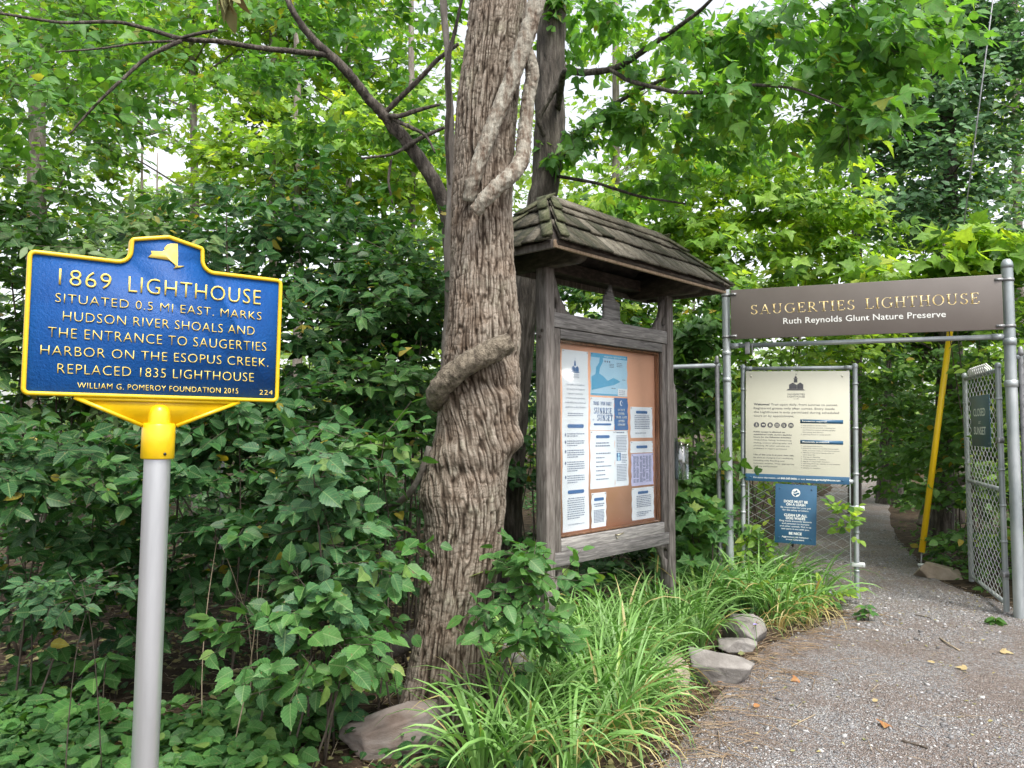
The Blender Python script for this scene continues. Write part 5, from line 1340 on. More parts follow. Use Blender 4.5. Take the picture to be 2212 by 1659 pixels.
# ---- dark second tree behind the kiosk, its boughs reaching right over the path
B1 = (at(1100, 900, 7.1)[0], 7.1, float(gh(0, 7.1)))
t2 = thing('second_tree', 'tall dark barked tree rising behind the kiosk roof with boughs over the path', 'tree', B1)
bark_tube([(1085, 1300, 7.1, 36), (1098, 1000, 7.1, 33), (1122, 740, 7.1, 31), (1150, 560, 7.1, 31), (1176, 410, 7.1, 31), (1190, 300, 7.1, 33), (1186, 200, 7.1, 32), (1188, 100, 7.1, 32), (1194, 0, 7.1, 31), (1205, -250, 7.1, 28), (1215, -600, 7.1, 22)], 'trunk', M['bark_dark'], t2, 26, .08, B1)
for rows in [[(1205, 235, 7.0, 8), (1216, 150, 6.6, 8), (1250, 157, 6.4, 8), (1300, 155, 6.1, 7.5), (1345, 142, 5.9, 7), (1400, 103, 5.6, 6), (1455, 66, 5.3, 5), (1530, 10, 5.0, 4), (1580, -60, 4.8, 3)],
             [(1318, 150, 6.0, 5), (1360, 176, 5.8, 5), (1420, 190, 5.6, 4.5), (1460, 200, 5.4, 4.5), (1540, 200, 5.1, 4.2), (1620, 182, 4.8, 3.6), (1720, 190, 4.5, 2.6), (1840, 240, 4.3, 1.6)],
             [(1195, 350, 7.0, 9), (1232, 322, 6.9, 8), (1270, 285, 6.7, 7), (1310, 240, 6.5, 6), (1365, 200, 6.2, 5), (1450, 165, 5.9, 3)], [(1180, 300, 7.0, 6), (1160, 260, 6.9, 6), (1200, 190, 6.8, 6), (1225, 140, 6.8, 5)], [(1200, 380, 7.0, 4), (1290, 395, 6.8, 3.6), (1380, 425, 6.6, 3), (1480, 440, 6.4, 2)]]:
    bark_tube(rows, 'bough', M['bark_dark'], t2, 8, .12, B1)
lm, tw = MB(), MB()
for C, rad, nc, per in [cr_(1700, 60, 4.9, 250, 100, 13, 7, .45), cr_(1860, 50, 4.4, 170, 70, 8, 7, .35), cr_(1480, 50, 5.9, 260, 90, 12, 7, .6), cr_(1420, 240, 6.2, 210, 70, 9, 7, .5), cr_(1700, 220, 4.9, 190, 60, 8, 7, .4), cr_(1480, 330, 6.6, 200, 70, 8, 7, .5), cr_(1320, 350, 7.2, 120, 80, 5, 7, .4), cr_(1270, 40, 7.4, 110, 70, 8, 7, .5), cr_(1200, 330, 6.7, 50, 60, 3, 6, .3), cr_(1880, 270, 4.4, 80, 40, 4, 7, .3)]:
    P, D, Ls, cl = spray_set(C, rad, nc, per, .36, squash=.6)
    D[:, 0] = np.abs(D[:, 0]) * .6 + D[:, 0] * .4
    pr = proj(P); keep = np.ones(len(P), bool)
    for gx_, gy_, ra, rb, pk in GAPS: keep &= ~((((pr[:, 0] - gx_) / ra) ** 2 + ((pr[:, 1] - gy_) / rb) ** 2 < 1) & (rng.random(len(P)) < pk))
    P, D, Ls = P[keep], D[keep], Ls[keep]
    k = rng.random(len(P)) < .6
    leaves_on(lm, tw, P[k] - np.array(B1), D[k], Ls[k], 8, 'lobed', .11, .42, up=.6)
    leaves_on(lm, tw, P[~k] - np.array(B1), D[~k], Ls[~k], 9, 'ovate', .095, .42, up=.6)
lm.build('crown', M['leaf_over'], t2); tw.build('twigs', M['twig'], t2)

# ---- far woods: trees one can tell apart, each with its own trunk and crown
def far_tree(label, px, Y, r_px, lean, crowns, kind, size, mat, name='tree', n=7, spray=.5, stems=10, bark='bark_grey', top=-100, **kw):
    b = gp(px, Y); T = at(px + lean, top, Y)
    tr = [((b[0], Y, b[2] - .1), r_px * 1.25 * Y / F), ((b[0] * .6 + T[0] * .4 + .05, Y, b[2] * .6 + T[2] * .4), r_px * Y / F), (tuple(T), r_px * (.6 if top < 50 else .15) * Y / F)]
    return plant(name, label, 'tree', b, crowns, kind, size, M[mat], n=n, spray=spray, stems=stems, stem_mat=M[bark], trunk=tr, tr=.004, **kw)
far_tree('thick grey trunk at the left edge behind dark leaves', 72, 10, 21, 10, [cr_(90, 240, 9.6, 260, 260, 36, 9, 1.3), cr_(180, 470, 9.4, 200, 90, 16, 8, 1), cr_(60, 60, 9.8, 200, 110, 18, 9, 1)], 'ovate', .14, 'leaf_mid', stems=8)
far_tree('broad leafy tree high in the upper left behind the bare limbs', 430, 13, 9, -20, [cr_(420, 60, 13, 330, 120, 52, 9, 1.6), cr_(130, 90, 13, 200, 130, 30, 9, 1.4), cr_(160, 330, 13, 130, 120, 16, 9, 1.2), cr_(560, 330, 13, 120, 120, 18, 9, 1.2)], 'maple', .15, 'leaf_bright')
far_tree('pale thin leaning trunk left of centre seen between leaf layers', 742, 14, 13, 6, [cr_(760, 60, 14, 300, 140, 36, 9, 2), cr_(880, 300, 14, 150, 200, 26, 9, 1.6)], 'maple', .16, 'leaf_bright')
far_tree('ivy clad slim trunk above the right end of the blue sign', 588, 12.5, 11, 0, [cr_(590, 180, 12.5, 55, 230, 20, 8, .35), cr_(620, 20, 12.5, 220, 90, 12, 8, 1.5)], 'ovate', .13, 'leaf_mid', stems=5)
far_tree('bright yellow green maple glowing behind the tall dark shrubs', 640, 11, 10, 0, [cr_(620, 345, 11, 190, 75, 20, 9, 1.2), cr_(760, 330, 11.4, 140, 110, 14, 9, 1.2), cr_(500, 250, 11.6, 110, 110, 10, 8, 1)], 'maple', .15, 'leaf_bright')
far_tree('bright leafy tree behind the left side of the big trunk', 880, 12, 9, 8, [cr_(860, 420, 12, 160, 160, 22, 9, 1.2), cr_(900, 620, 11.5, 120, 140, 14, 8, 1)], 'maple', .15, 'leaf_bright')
far_tree('bare forked sapling with sparse leaves in the sky gap', 300, 16, 4.5, 8, [cr_(300, 200, 16, 110, 90, 9, 5, 1), cr_(345, 280, 16, 60, 50, 3, 4, .6)], 'small', .16, 'leaf_bright', cull=False, stems=9, limb_r=.03, top=90)
far_tree('second bare sapling leaning right in the sky gap', 385, 17, 4, 40, [cr_(440, 190, 17, 100, 90, 9, 5, 1), cr_(420, 290, 17, 70, 50, 3, 4, .6)], 'small', .16, 'leaf_bright', cull=False, stems=9, limb_r=.03, top=100)
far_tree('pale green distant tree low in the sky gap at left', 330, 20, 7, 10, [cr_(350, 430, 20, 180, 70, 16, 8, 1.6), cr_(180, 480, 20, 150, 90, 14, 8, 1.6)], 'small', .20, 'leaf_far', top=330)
far_tree('tall slender tree in the distance above the kiosk roof', 1320, 15, 10, 10, [cr_(1300, 430, 15, 150, 180, 22, 9, 1.6), cr_(1420, 250, 15.5, 200, 160, 20, 9, 1.8)], 'maple', .17, 'leaf_bright')
far_tree('ivy smothered dark tree at the far right behind the guy wire', 2048, 12.5, 20, -10, [cr_(2060, 200, 12.3, 140, 220, 70, 9, 1.0), cr_(1950, 90, 13, 170, 130, 34, 9, 1), cr_(2160, 60, 12.6, 120, 110, 26, 9, 1), cr_(1990, 400, 12.0, 130, 120, 32, 9, .9), cr_(2110, 500, 12.0, 110, 120, 22, 9, .9), cr_(2170, 130, 12.6, 100, 150, 20, 8, 1), cr_(1930, 250, 12.6, 90, 130, 22, 8, .9)], 'broad', .125, 'leaf_ivy', bark='bark_dark', stems=8)
far_tree('shadowy tree between the bright bush and the ivy tree', 1840, 14, 11, 5, [cr_(1830, 330, 14, 170, 150, 26, 9, 1.5), cr_(1780, 150, 14.5, 200, 140, 20, 8, 1.6)], 'ovate', .15, 'leaf_mid', bark='bark_dark')
far_tree('dark trunk standing behind the yellow guy sleeve', 2022, 10.5, 20, 16, [cr_(2060, 700, 10.8, 130, 90, 14, 9, .9), cr_(1960, 720, 11, 120, 80, 12, 9, .9)], 'maple', .15, 'leaf_mid', bark='bark_dark', top=520)
far_tree('old split trunk beside the bend of the trail', 1915, 16, 22, 4, [cr_(1900, 830, 16, 120, 90, 18, 9, 1.5), cr_(1960, 950, 15.6, 80, 60, 9, 8, 1), cr_(1840, 760, 16.5, 120, 90, 14, 9, 1.5)], 'ovate', .15, 'leaf_mid', bark='bark_dark', top=760)
far_tree('leafy tree far behind the upper right gate post', 2190, 15, 10, 0, [cr_(2150, 500, 15, 170, 120, 24, 9, 1.3), cr_(2200, 240, 16, 130, 220, 26, 8, 1.5), cr_(2050, 380, 16, 180, 140, 22, 9, 1.3)], 'ovate', .17, 'leaf_bright')
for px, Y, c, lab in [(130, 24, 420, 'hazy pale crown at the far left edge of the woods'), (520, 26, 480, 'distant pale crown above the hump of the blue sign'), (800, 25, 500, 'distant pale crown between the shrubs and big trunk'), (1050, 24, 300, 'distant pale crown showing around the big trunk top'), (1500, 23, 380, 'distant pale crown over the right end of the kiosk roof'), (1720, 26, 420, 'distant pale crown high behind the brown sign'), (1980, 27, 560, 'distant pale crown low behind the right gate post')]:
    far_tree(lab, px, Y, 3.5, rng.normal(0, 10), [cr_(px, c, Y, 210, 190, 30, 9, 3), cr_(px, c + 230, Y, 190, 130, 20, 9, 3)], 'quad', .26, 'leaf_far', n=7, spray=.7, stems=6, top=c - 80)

far_tree('leafy tree at the right edge behind the gate post with an unseen crown added against sky glare', 2420, 8.6, 22, 0, [cr_(2400, 700, 8.6, 210, 260, 40, 9, .9), cr_(2500, 300, 8.8, 260, 260, 30, 9, 1.2), cr_(2420, 1050, 8.4, 170, 120, 14, 9, .6), cr_(3000, 720, 6.6, 460, 330, 120, 9, 1.0)], 'ovate', .13, 'leaf_mid', stems=8)  # last crown lies out of view, added to block sky glare in the pane
# ---- bushes on the right
def bush(label, px, Y, crowns, kind, size, mat, n=8, spray=.36, stems=4, name='bush', **kw):
    kw.setdefault('stem_r', .008)
    return plant(name, label, 'bush', gp(px, Y), crowns, kind, size, M[mat], n=n, spray=spray, stems=stems, **kw)
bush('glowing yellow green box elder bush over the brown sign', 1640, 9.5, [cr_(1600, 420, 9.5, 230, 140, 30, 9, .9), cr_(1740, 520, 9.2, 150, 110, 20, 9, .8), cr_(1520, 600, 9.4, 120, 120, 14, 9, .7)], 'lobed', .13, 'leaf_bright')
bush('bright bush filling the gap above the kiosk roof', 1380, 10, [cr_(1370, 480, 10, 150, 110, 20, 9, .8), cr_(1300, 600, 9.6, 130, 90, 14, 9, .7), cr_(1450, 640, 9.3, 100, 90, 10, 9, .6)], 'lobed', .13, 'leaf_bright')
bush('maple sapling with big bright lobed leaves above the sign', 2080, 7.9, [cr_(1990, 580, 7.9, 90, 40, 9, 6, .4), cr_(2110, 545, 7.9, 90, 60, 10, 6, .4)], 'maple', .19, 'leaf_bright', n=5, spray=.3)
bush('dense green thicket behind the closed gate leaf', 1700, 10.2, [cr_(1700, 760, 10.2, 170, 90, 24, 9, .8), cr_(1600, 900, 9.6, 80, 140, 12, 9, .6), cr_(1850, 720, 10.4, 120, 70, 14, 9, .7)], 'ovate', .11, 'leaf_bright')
bush('leafy understorey bush right of the trail', 2060, 10.4, [cr_(1990, 850, 10.2, 110, 80, 18, 9, .7), cr_(2060, 900, 9.4, 90, 110, 16, 9, .7)], 'ovate', .11, 'leaf_mid')
bush('low leafy bush behind the open gate leaf', 2130, 8.6, [cr_(2140, 900, 8.6, 90, 140, 20, 9, .5), cr_(2130, 1120, 8.4, 90, 100, 14, 8, .5)], 'broad', .10, 'leaf_mid')
bush('ferny bush spilling round the right gate post', 2230, 7.6, [cr_(2230, 800, 7.6, 60, 160, 12, 8, .4), cr_(2235, 1080, 7.2, 50, 120, 9, 8, .4)], 'ovate', .10, 'leaf_bright')
bush('dark thicket down the shady side of the trail', 2010, 11.8, [cr_(1990, 1010, 11.8, 90, 80, 14, 9, .7), cr_(1930, 900, 13, 100, 90, 12, 9, .8)], 'ovate', .12, 'leaf_mid')
bush('rambling vine leaves over the fence between kiosk and gate', 1510, 7.9, [cr_(1500, 870, 7.9, 50, 180, 18, 8, .3), cr_(1520, 1090, 7.6, 60, 110, 14, 8, .3), cr_(1500, 700, 8.0, 60, 80, 8, 8, .3)], 'lobed', .12, 'leaf_mid')
bush('big lobed leaves at the foot of the left gate post', 1520, 6.9, [cr_(1510, 1170, 6.9, 55, 45, 6, 6, .3), cr_(1475, 1110, 7.0, 25, 40, 3, 5, .2)], 'maple', .13, 'leaf_fresh', n=5, spray=.25, stems=5)
bush('climbing vine with heart shaped leaves on the closed gate leaf', 1720, 6.8, [cr_(1835, 1120, 6.90, 18, 80, 4, 4, .05), cr_(1740, 1280, 6.85, 80, 18, 5, 5, .08), cr_(1600, 950, 7.35, 10, 120, 3, 5, .05), cr_(1625, 1170, 7.25, 25, 80, 6, 6, .08)], 'broad', .085, 'leaf_bright', n=4, spray=.14, stems=0, stem_r=.004, tr=.0015)
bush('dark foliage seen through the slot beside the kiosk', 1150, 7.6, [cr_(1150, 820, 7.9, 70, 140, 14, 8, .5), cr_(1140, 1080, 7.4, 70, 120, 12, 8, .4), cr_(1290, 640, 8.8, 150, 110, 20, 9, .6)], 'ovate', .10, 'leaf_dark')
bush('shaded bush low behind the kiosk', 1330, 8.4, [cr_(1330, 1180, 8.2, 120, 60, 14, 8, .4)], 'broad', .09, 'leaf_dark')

# ---- the dark shrub wall on the left
def shrub(label, px, Y, crowns, kind='ovate', size=.10, mat='leaf_dark', n=8, spray=.32, stems=7, **kw):
    return plant('shrub', label, 'shrub', gp(px, Y), crowns, kind, size, M[mat], n=n, spray=spray, stems=stems, **kw)
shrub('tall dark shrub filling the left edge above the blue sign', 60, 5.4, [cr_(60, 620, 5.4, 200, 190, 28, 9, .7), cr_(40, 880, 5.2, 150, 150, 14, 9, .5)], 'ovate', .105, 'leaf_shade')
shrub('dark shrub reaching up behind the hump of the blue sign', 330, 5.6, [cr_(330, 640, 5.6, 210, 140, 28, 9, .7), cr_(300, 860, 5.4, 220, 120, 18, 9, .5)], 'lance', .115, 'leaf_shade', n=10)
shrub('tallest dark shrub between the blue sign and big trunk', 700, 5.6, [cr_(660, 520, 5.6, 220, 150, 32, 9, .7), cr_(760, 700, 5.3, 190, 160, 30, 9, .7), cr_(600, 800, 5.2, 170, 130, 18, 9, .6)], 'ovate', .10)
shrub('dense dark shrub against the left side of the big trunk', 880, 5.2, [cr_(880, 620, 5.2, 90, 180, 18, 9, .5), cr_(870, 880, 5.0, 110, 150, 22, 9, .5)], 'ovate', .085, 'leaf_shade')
shrub('shaded shrub behind the fence post at left centre', 480, 7.4, [cr_(480, 900, 7.4, 220, 120, 22, 9, .7), cr_(760, 960, 7.2, 200, 110, 20, 9, .7), cr_(150, 980, 7.4, 200, 120, 20, 9, .7)], 'ovate', .10)
shrub('broad leaved shrub below the left edge of the blue sign', 110, 4.2, [cr_(110, 1010, 4.2, 170, 110, 17, 8, .45), cr_(90, 1210, 4.4, 160, 90, 14, 8, .4), cr_(180, 1320, 4.6, 180, 50, 9, 7, .3)], 'ovate', .095, stems=3, stem_r=.006)
shrub('shrub with drooping ovate leaves right of the silver pole', 520, 4.3, [cr_(480, 1010, 4.3, 150, 90, 14, 8, .4), cr_(560, 900, 4.4, 120, 80, 10, 8, .4), cr_(640, 1120, 4.3, 130, 70, 10, 8, .4), cr_(470, 1220, 4.8, 150, 70, 11, 7, .4)], 'broad', .088, 'leaf_dark', stems=3, stem_r=.006)
shrub('upright sapling with rounded blue green toothed leaves', 690, 3.75, [cr_(640, 1000, 3.6, 70, 65, 7, 6, .2), cr_(690, 1090, 3.7, 65, 85, 7, 5, .2), cr_(670, 1240, 3.6, 100, 70, 8, 5, .25)], 'serrate', .088, 'leaf_blue', n=6, spray=.24, stems=4, stem_r=.007)
shrub('low toothed leaf shrub left of the rusty stone', 660, 3.5, [cr_(680, 1380, 3.4, 110, 75, 7, 5, .25), cr_(560, 1370, 3.5, 60, 60, 3, 5, .2), cr_(745, 1350, 3.7, 50, 60, 4, 6, .2), cr_(720, 1460, 3.4, 80, 30, 3, 5, .15)], 'serrate', .085, 'leaf_fresh', n=6, spray=.22, stems=4, stem_r=.006)
shrub('leafy branch with large glossy leaves left of the trunk', 870, 4.0, [cr_(790, 960, 4.0, 60, 50, 5, 6, .15), cr_(835, 1230, 3.75, 20, 50, 2, 4, .08)], 'broad', .10, 'leaf_fresh', n=6, spray=.24, stems=3, stem_r=.006)
shrub('glossy sapling growing in front of the foot of the big trunk', 1075, 3.85, [cr_(1150, 1260, 3.85, 55, 65, 8, 5, .12), cr_(1075, 1330, 3.8, 50, 30, 2, 4, .1), cr_(1110, 1390, 3.8, 60, 25, 3, 4, .1)], 'broad', .085, 'leaf_fresh', n=6, spray=.2, stems=5, stem_r=.005)
shrub('small jewelweed sprig in front of dark shrubs at left', 170, 3.3, [cr_(160, 1280, 3.3, 90, 40, 6, 5, .15)], 'ovate', .062, 'leaf_blue', n=6, spray=.14, stems=2, stem_r=.003)
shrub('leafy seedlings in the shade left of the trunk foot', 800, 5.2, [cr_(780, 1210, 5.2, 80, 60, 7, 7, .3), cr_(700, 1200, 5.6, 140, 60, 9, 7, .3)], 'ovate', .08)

shrub('dark thicket beyond the fence low between pole and trunk', 560, 10.6, [cr_(420, 1050, 10.6, 260, 70, 22, 9, .6), cr_(800, 1060, 10.2, 200, 70, 18, 9, .6)], 'ovate', .10)
shrub('dark thicket beyond the fence at the left edge', 60, 11.5, [cr_(60, 1060, 11.5, 260, 80, 22, 9, .7)], 'ovate', .10)
# ---- five leaflet creeper and seedlings on the forest floor
def rosette(px, py, z, size, tilt, label, kind='serrate', mat='leaf_fresh', leaves=5, whorls=1, name='creeper', group=None):
    q = ground(px, py, z); g = float(gh(q[0], q[1]))
    o = thing(name, label, 'plant', (q[0], q[1], g), 0, group)
    lm, st = MB(), MB()
    for wv in range(whorls):
        C = np.array([rng.normal(0, .05 * wv), rng.normal(0, .05 * wv), max(z - g, .05) * (1 - .28 * wv)])
        st.tube(curve((0, 0, -.02), C, .02, 6, .08), .0035, 5)
        a0 = rng.uniform(0, 6.28)
        for k in range(leaves):
            a = a0 + k * 2 * math.pi / leaves + rng.normal(0, .12)
            d = np.array([[math.cos(a), math.sin(a), -.22 + rng.normal(0, .12)]])
            nm = np.array([[rng.normal(0, .2), -.35 + rng.normal(0, .15), 1.0]])
            add_leaves(lm, C[None] + d * .01, d, nm, np.array([size * rng.uniform(.8, 1.15)]), kind, np.array([np.clip(rng.normal(.45, .2), 0, .95)]))
    lm.build('foliage', M[mat], o); st.build('stem', M['twig'], o)
    return o
for a in [(170, 1520, .16, .17, 0, 'largest five leaflet creeper in the bottom left corner'), (250, 1430, .20, .13, 0, 'creeper rosette just left of the silver pole foot'), (390, 1560, .10, .11, 0, 'creeper rosette just right of the silver pole foot'),
          (60, 1580, .06, .12, 0, 'creeper half cut off by the bottom left corner of the picture'), (330, 1620, .05, .09, 0, 'small creeper at the bottom edge beside the pole'), (215, 1365, .30, .13, 0, 'taller dark creeper left of the pole with drooping leaflets'),
          (470, 1520, .07, .10, 0, 'ragged creeper rosette between pole and toothed shrub'), (60, 1440, .18, .13, 0, 'creeper against the left picture edge'), (120, 1640, .10, .14, 0, 'creeper cut by the bottom edge left of the pole'), (520, 1610, .08, .11, 0, 'creeper at the bottom edge between pole and rusty stone'), (420, 1450, .15, .10, 0, 'creeper in the shade right of the pole below the shrubs'), (610, 1560, .07, .09, 0, 'small ragged creeper left of the rusty stone'), (130, 1400, .25, .13, 0, 'creeper standing tall between pole and left picture edge')]:
    rosette(*a, mat='leaf_blue' if 'dark' in a[-1] else 'leaf_fresh', whorls=2)
rosette(420, 1290, .35, .12, 0, 'spray of long pointed leaves just left of the pole', 'ovate', 'leaf_fresh', 6, 1, 'seedling')
rosette(230, 1420, .35, .12, 0, 'slim seedling with pointed leaves left of the pole', 'ovate', 'leaf_fresh', 5, 2, 'seedling')
rosette(760, 1500, .25, .10, 0, 'leafy seedling close to the rusty stone', 'serrate', 'leaf_blue', 5, 2, 'seedling')
rosette(820, 1440, .26, .11, 0, 'seedling with ragged leaves left of the trunk foot', 'serrate', 'leaf_fresh', 5, 2, 'seedling')
rosette(1120, 1460, .22, .085, 0, 'pale hole eaten seedling in front of the upright stone', 'serrate', 'leaf_blue', 4, 2, 'seedling')
rosette(1210, 1400, .30, .10, 0, 'pale toothed leaf plant poking out of the grass', 'serrate', 'leaf_blue', 4, 2, 'seedling')
rosette(1870, 1310, .12, .07, 0, 'low leafy weed at the corner of the closed gate leaf', 'broad', 'leaf_fresh', 6, 3, 'weed')
rosette(1800, 1300, .12, .06, 0, 'low weed under the closed gate leaf', 'ovate', 'leaf_fresh', 6, 3, 'weed')
rosette(2120, 1270, .06, .07, 0, 'tiny weed under the open gate leaf', 'ovate', 'leaf_mid', 5, 2, 'weed')
rosette(2150, 1335, .05, .09, 0, 'tiny weed by the foot of the right gate post', 'broad', 'leaf_mid', 5, 2, 'weed')
rosette(2040, 1200, .15, .10, 0, 'weed with rounded leaves beside the tan boulder', 'broad', 'leaf_fresh', 6, 3, 'weed')
rosette(2080, 1170, .25, .10, 0, 'taller weed behind the tan boulder', 'broad', 'leaf_fresh', 6, 3, 'weed')
# ---- ground cover too small and dense to count
def cover(name, n, region, kind, size, mat, zr=(.02, .14)):
    P = []
    while len(P) < n:
        x, y = rng.uniform(region[0], region[1]), rng.uniform(region[2], region[3])
        if off_path(np.array(x), np.array(y)) < .12: continue
        P.append((x, y))
    P = np.array(P); w = fbm(P[:, 0] * 1.1 + 3, P[:, 1] * 1.1 + 7, 3); P = P[w > .40]
    m = len(P); lm = MB()
    for k in range(4):
        a = rng.uniform(0, 6.28, m); d = np.stack([np.cos(a), np.sin(a), rng.normal(-.05, .2, m)], 1)
        pos = np.stack([P[:, 0] + rng.normal(0, .05, m), P[:, 1] + rng.normal(0, .05, m), gh(P[:, 0], P[:, 1]) + rng.uniform(*zr, m)], 1)
        add_leaves(lm, pos, d, norm(np.array([0, -.3, 1.0]) + rng.normal(0, .3, (m, 3))), size * rng.uniform(.5, 1.2, m), kind, np.clip(rng.normal(.45, .25, m), 0, .95))
    return tag(lm.build(name, M[mat]), kind='stuff')
cover('ground_cover', 2600, (-6, 2.5, 3.0, 9.5), 'ovate', .07, 'leaf_dark')
cover('floor_creepers', 1000, (-3.2, -.95, 2.3, 4.3), 'serrate', .085, 'leaf_fresh', (.03, .16))
cover('woodland_floor_plants', 3200, (-10, 3.0, 9.0, 17), 'ovate', .10, 'leaf_dark', (.03, .35))
cover('trailside_weeds', 5200, (2.2, 12, 7.2, 20), 'ovate', .08, 'leaf_mid', (.02, .22))
# ---- the far side of the wood, one mass
P = []
for Y, x0, x1, zt_, nn_ in ((31, -26, 26, 7.0, 2600), (36, -30, 32, 9.5, 2600)):
    q = np.stack([rng.uniform(x0, x1, nn_), Y + rng.normal(0, 1.5, nn_), rng.random(nn_) ** 1.2 * zt_], 1)
    hgt = 3.5 + (zt_ - 3.0) * (fbm(q[:, 0] * .18 + 9, q[:, 0] * 0 + Y, 3))
    P.append(q[q[:, 2] < hgt])
P = np.concatenate(P); m = len(P); D = norm(rng.normal(0, 1, (m, 3)) * np.array([1, 1, .3]))
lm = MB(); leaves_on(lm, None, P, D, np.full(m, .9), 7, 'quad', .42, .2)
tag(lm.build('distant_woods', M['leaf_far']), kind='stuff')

# ------------------------------------------------------------------ daylily grass along the path edge
bed = np.array([ground(a, b)[:2] for a, b in [(740, 1690), (760, 1640), (900, 1600), (1010, 1570), (1050, 1500), (1170, 1430), (1240, 1380), (1330, 1350), (1430, 1300), (1520, 1270), (1640, 1270), (1790, 1290), (1800, 1320), (1660, 1365), (1560, 1400), (1480, 1480), (1440, 1560), (1330, 1660), (1250, 1720)]])
def in_poly(x, y, poly):
    c = False; n = len(poly); j = n - 1
    for i in range(n):
        if (poly[i][1] > y) != (poly[j][1] > y) and x < (poly[j][0] - poly[i][0]) * (y - poly[i][1]) / (poly[j][1] - poly[i][1]) + poly[i][0]: c = not c
        j = i
    return c
cl = []
lo, hi = bed.min(0), bed.max(0)
while len(cl) < 105:
    x, y = rng.uniform(lo[0], hi[0]), rng.uniform(lo[1], hi[1])
    if not in_poly(x, y, bed) or np.hypot(x - TB[0], y - TB[1]) < .34: continue
    pr = proj([(x, y, .12)])[0]                           # the stones lie in openings of the bed
    if any(abs(pr[0] - a) < w and b - 70 < pr[1] < b + 230 for a, b, w in ((850, 1590, 185), (1552, 1440, 110), (1590, 1395, 60), (1605, 1370, 60), (1450, 1465, 60))): continue
    cl.append((x, y))
cl += [tuple(ground(a, b)[:2]) for a, b in ((1040, 1670), (1080, 1630))]
cl = np.array(cl)
def blades(mb, clumps, nb, len_r, w_r, dry_p, lean=None, spread=1.0):
    n = len(clumps) * nb
    C = np.repeat(clumps, nb, 0)
    a = rng.uniform(0, 2 * math.pi, n)
    if lean is not None:
        a = np.where(rng.random(n) < .65, lean + rng.normal(0, .8, n), a)
    Lb = rng.uniform(*len_r, n); w = rng.uniform(*w_r, n)
    rad0 = rng.random(n) ** .5 * .07
    el0 = rng.uniform(1.05, 1.5, n); bend = (.5 + rng.gamma(3.2, .5, n)).clip(.5, 3.2) * spread
    K = 8
    pos = np.stack([C[:, 0] + np.cos(a) * rad0, C[:, 1] + np.sin(a) * rad0, gh(C[:, 0], C[:, 1]) - .01], 1)
    side = np.stack([-np.sin(a), np.cos(a), np.zeros(n)], 1)
    tw_ = rng.normal(0, .7, n)
    V = []
    for k in range(K):
        t = k / (K - 1)
        el = el0 - bend * t ** 1.3
        ww = w * (np.clip(1.0 - t ** 2.2, 0, 1) * (.65 + .35 * min(1, t * 4)))
        dirv = np.stack([np.cos(a) * np.cos(el), np.sin(a) * np.cos(el), np.sin(el)], 1)
        nn_ = np.cross(side, dirv)
        s2 = side + nn_ * (tw_ * t)[:, None]
        V += [pos - s2 * ww[:, None] + nn_ * (ww * -.5)[:, None], pos, pos + s2 * ww[:, None] + nn_ * (ww * -.5)[:, None]]
        pos = pos + dirv * (Lb / (K - 1))[:, None]
        pos[:, 2] = np.maximum(pos[:, 2], .012 + .02 * rng.random(n))
    V = np.stack(V, 1)
    f = []
    for k in range(K - 1):
        for s in range(2):
            i = k * 3 + s; f.append((i, i + 1, i + 4, i + 3))
    f = np.array(f)
    rd = np.where(rng.random(n) < dry_p, rng.uniform(.94, 1.0, n), np.clip(rng.normal(.45, .2, n), 0, .92))
    mb.add(V.reshape(-1, 3), (f[None] + (np.arange(n) * K * 3)[:, None, None]).reshape(-1, 4), np.repeat(rd, len(f)))
mb = MB(); blades(mb, cl, 27, (.32, .72), (.006, .0125), .05)
tag(mb.build('long_grass', M['grass'], smooth=True), kind='stuff')
ed = []
for a, b in [(1290, 1660), (1340, 1610), (1400, 1570), (1430, 1530), (1400, 1500), (1640, 1375), (1700, 1360), (1760, 1345), (1380, 1630), (1240, 1650)]:
    q = ground(a, b); ed.append((q[0] - .08, q[1]))
mb = MB(); blades(mb, np.array(ed), 22, (.30, .60), (.003, .006), .80, lean=-.55, spread=1.5)
tag(mb.build('straw_edge', M['grass'], smooth=True), kind='stuff')

# ------------------------------------------------------------------ litter, twigs, fallen leaves
n = 9000
x = rng.uniform(-5, 3.2, n); y = 2.9 + rng.random(n) ** 1.3 * 6.5
k = off_path(x, y) > .02; x, y = x[k], y[k]; n = len(x)
a = rng.uniform(0, 6.28, n); D = np.stack([np.cos(a), np.sin(a), rng.normal(0, .15, n)], 1)
mb = MB(); add_leaves(mb, np.stack([x, y, gh(x, y) + rng.uniform(.003, .02, n)], 1), D, norm(np.array([0, 0, 1.0]) + rng.normal(0, .35, (n, 3))), rng.uniform(.02, .075, n), 'small', np.clip(rng.normal(.45, .28, n), 0, .97))
tag(mb.build('leaf_litter', M['dry']), kind='stuff')
n = 5200
x = rng.uniform(-5, 4.5, n); y = 2.9 + rng.random(n) ** 1.3 * 7
k = (off_path(x, y) > .0) | (rng.random(n) < .09); x, y = x[k], y[k]; n = len(x)
a = rng.uniform(0, 6.28, n); A_ = np.stack([x, y, np.where(off_path(x, y) > 0, gh(x, y), pz(x, y)) + .006], 1)
B_ = A_ + np.stack([np.cos(a), np.sin(a), rng.normal(0, .10, n)], 1) * rng.uniform(.03, .22, n)[:, None]; B_[:, 2] = np.maximum(B_[:, 2], .008)
mb = MB(); add_rods(mb, A_, B_, rng.uniform(.001, .0028, n), rng.uniform(.0006, .0018, n))
tag(mb.build('twig_litter', M['pale_twig']), kind='stuff')
n = 700
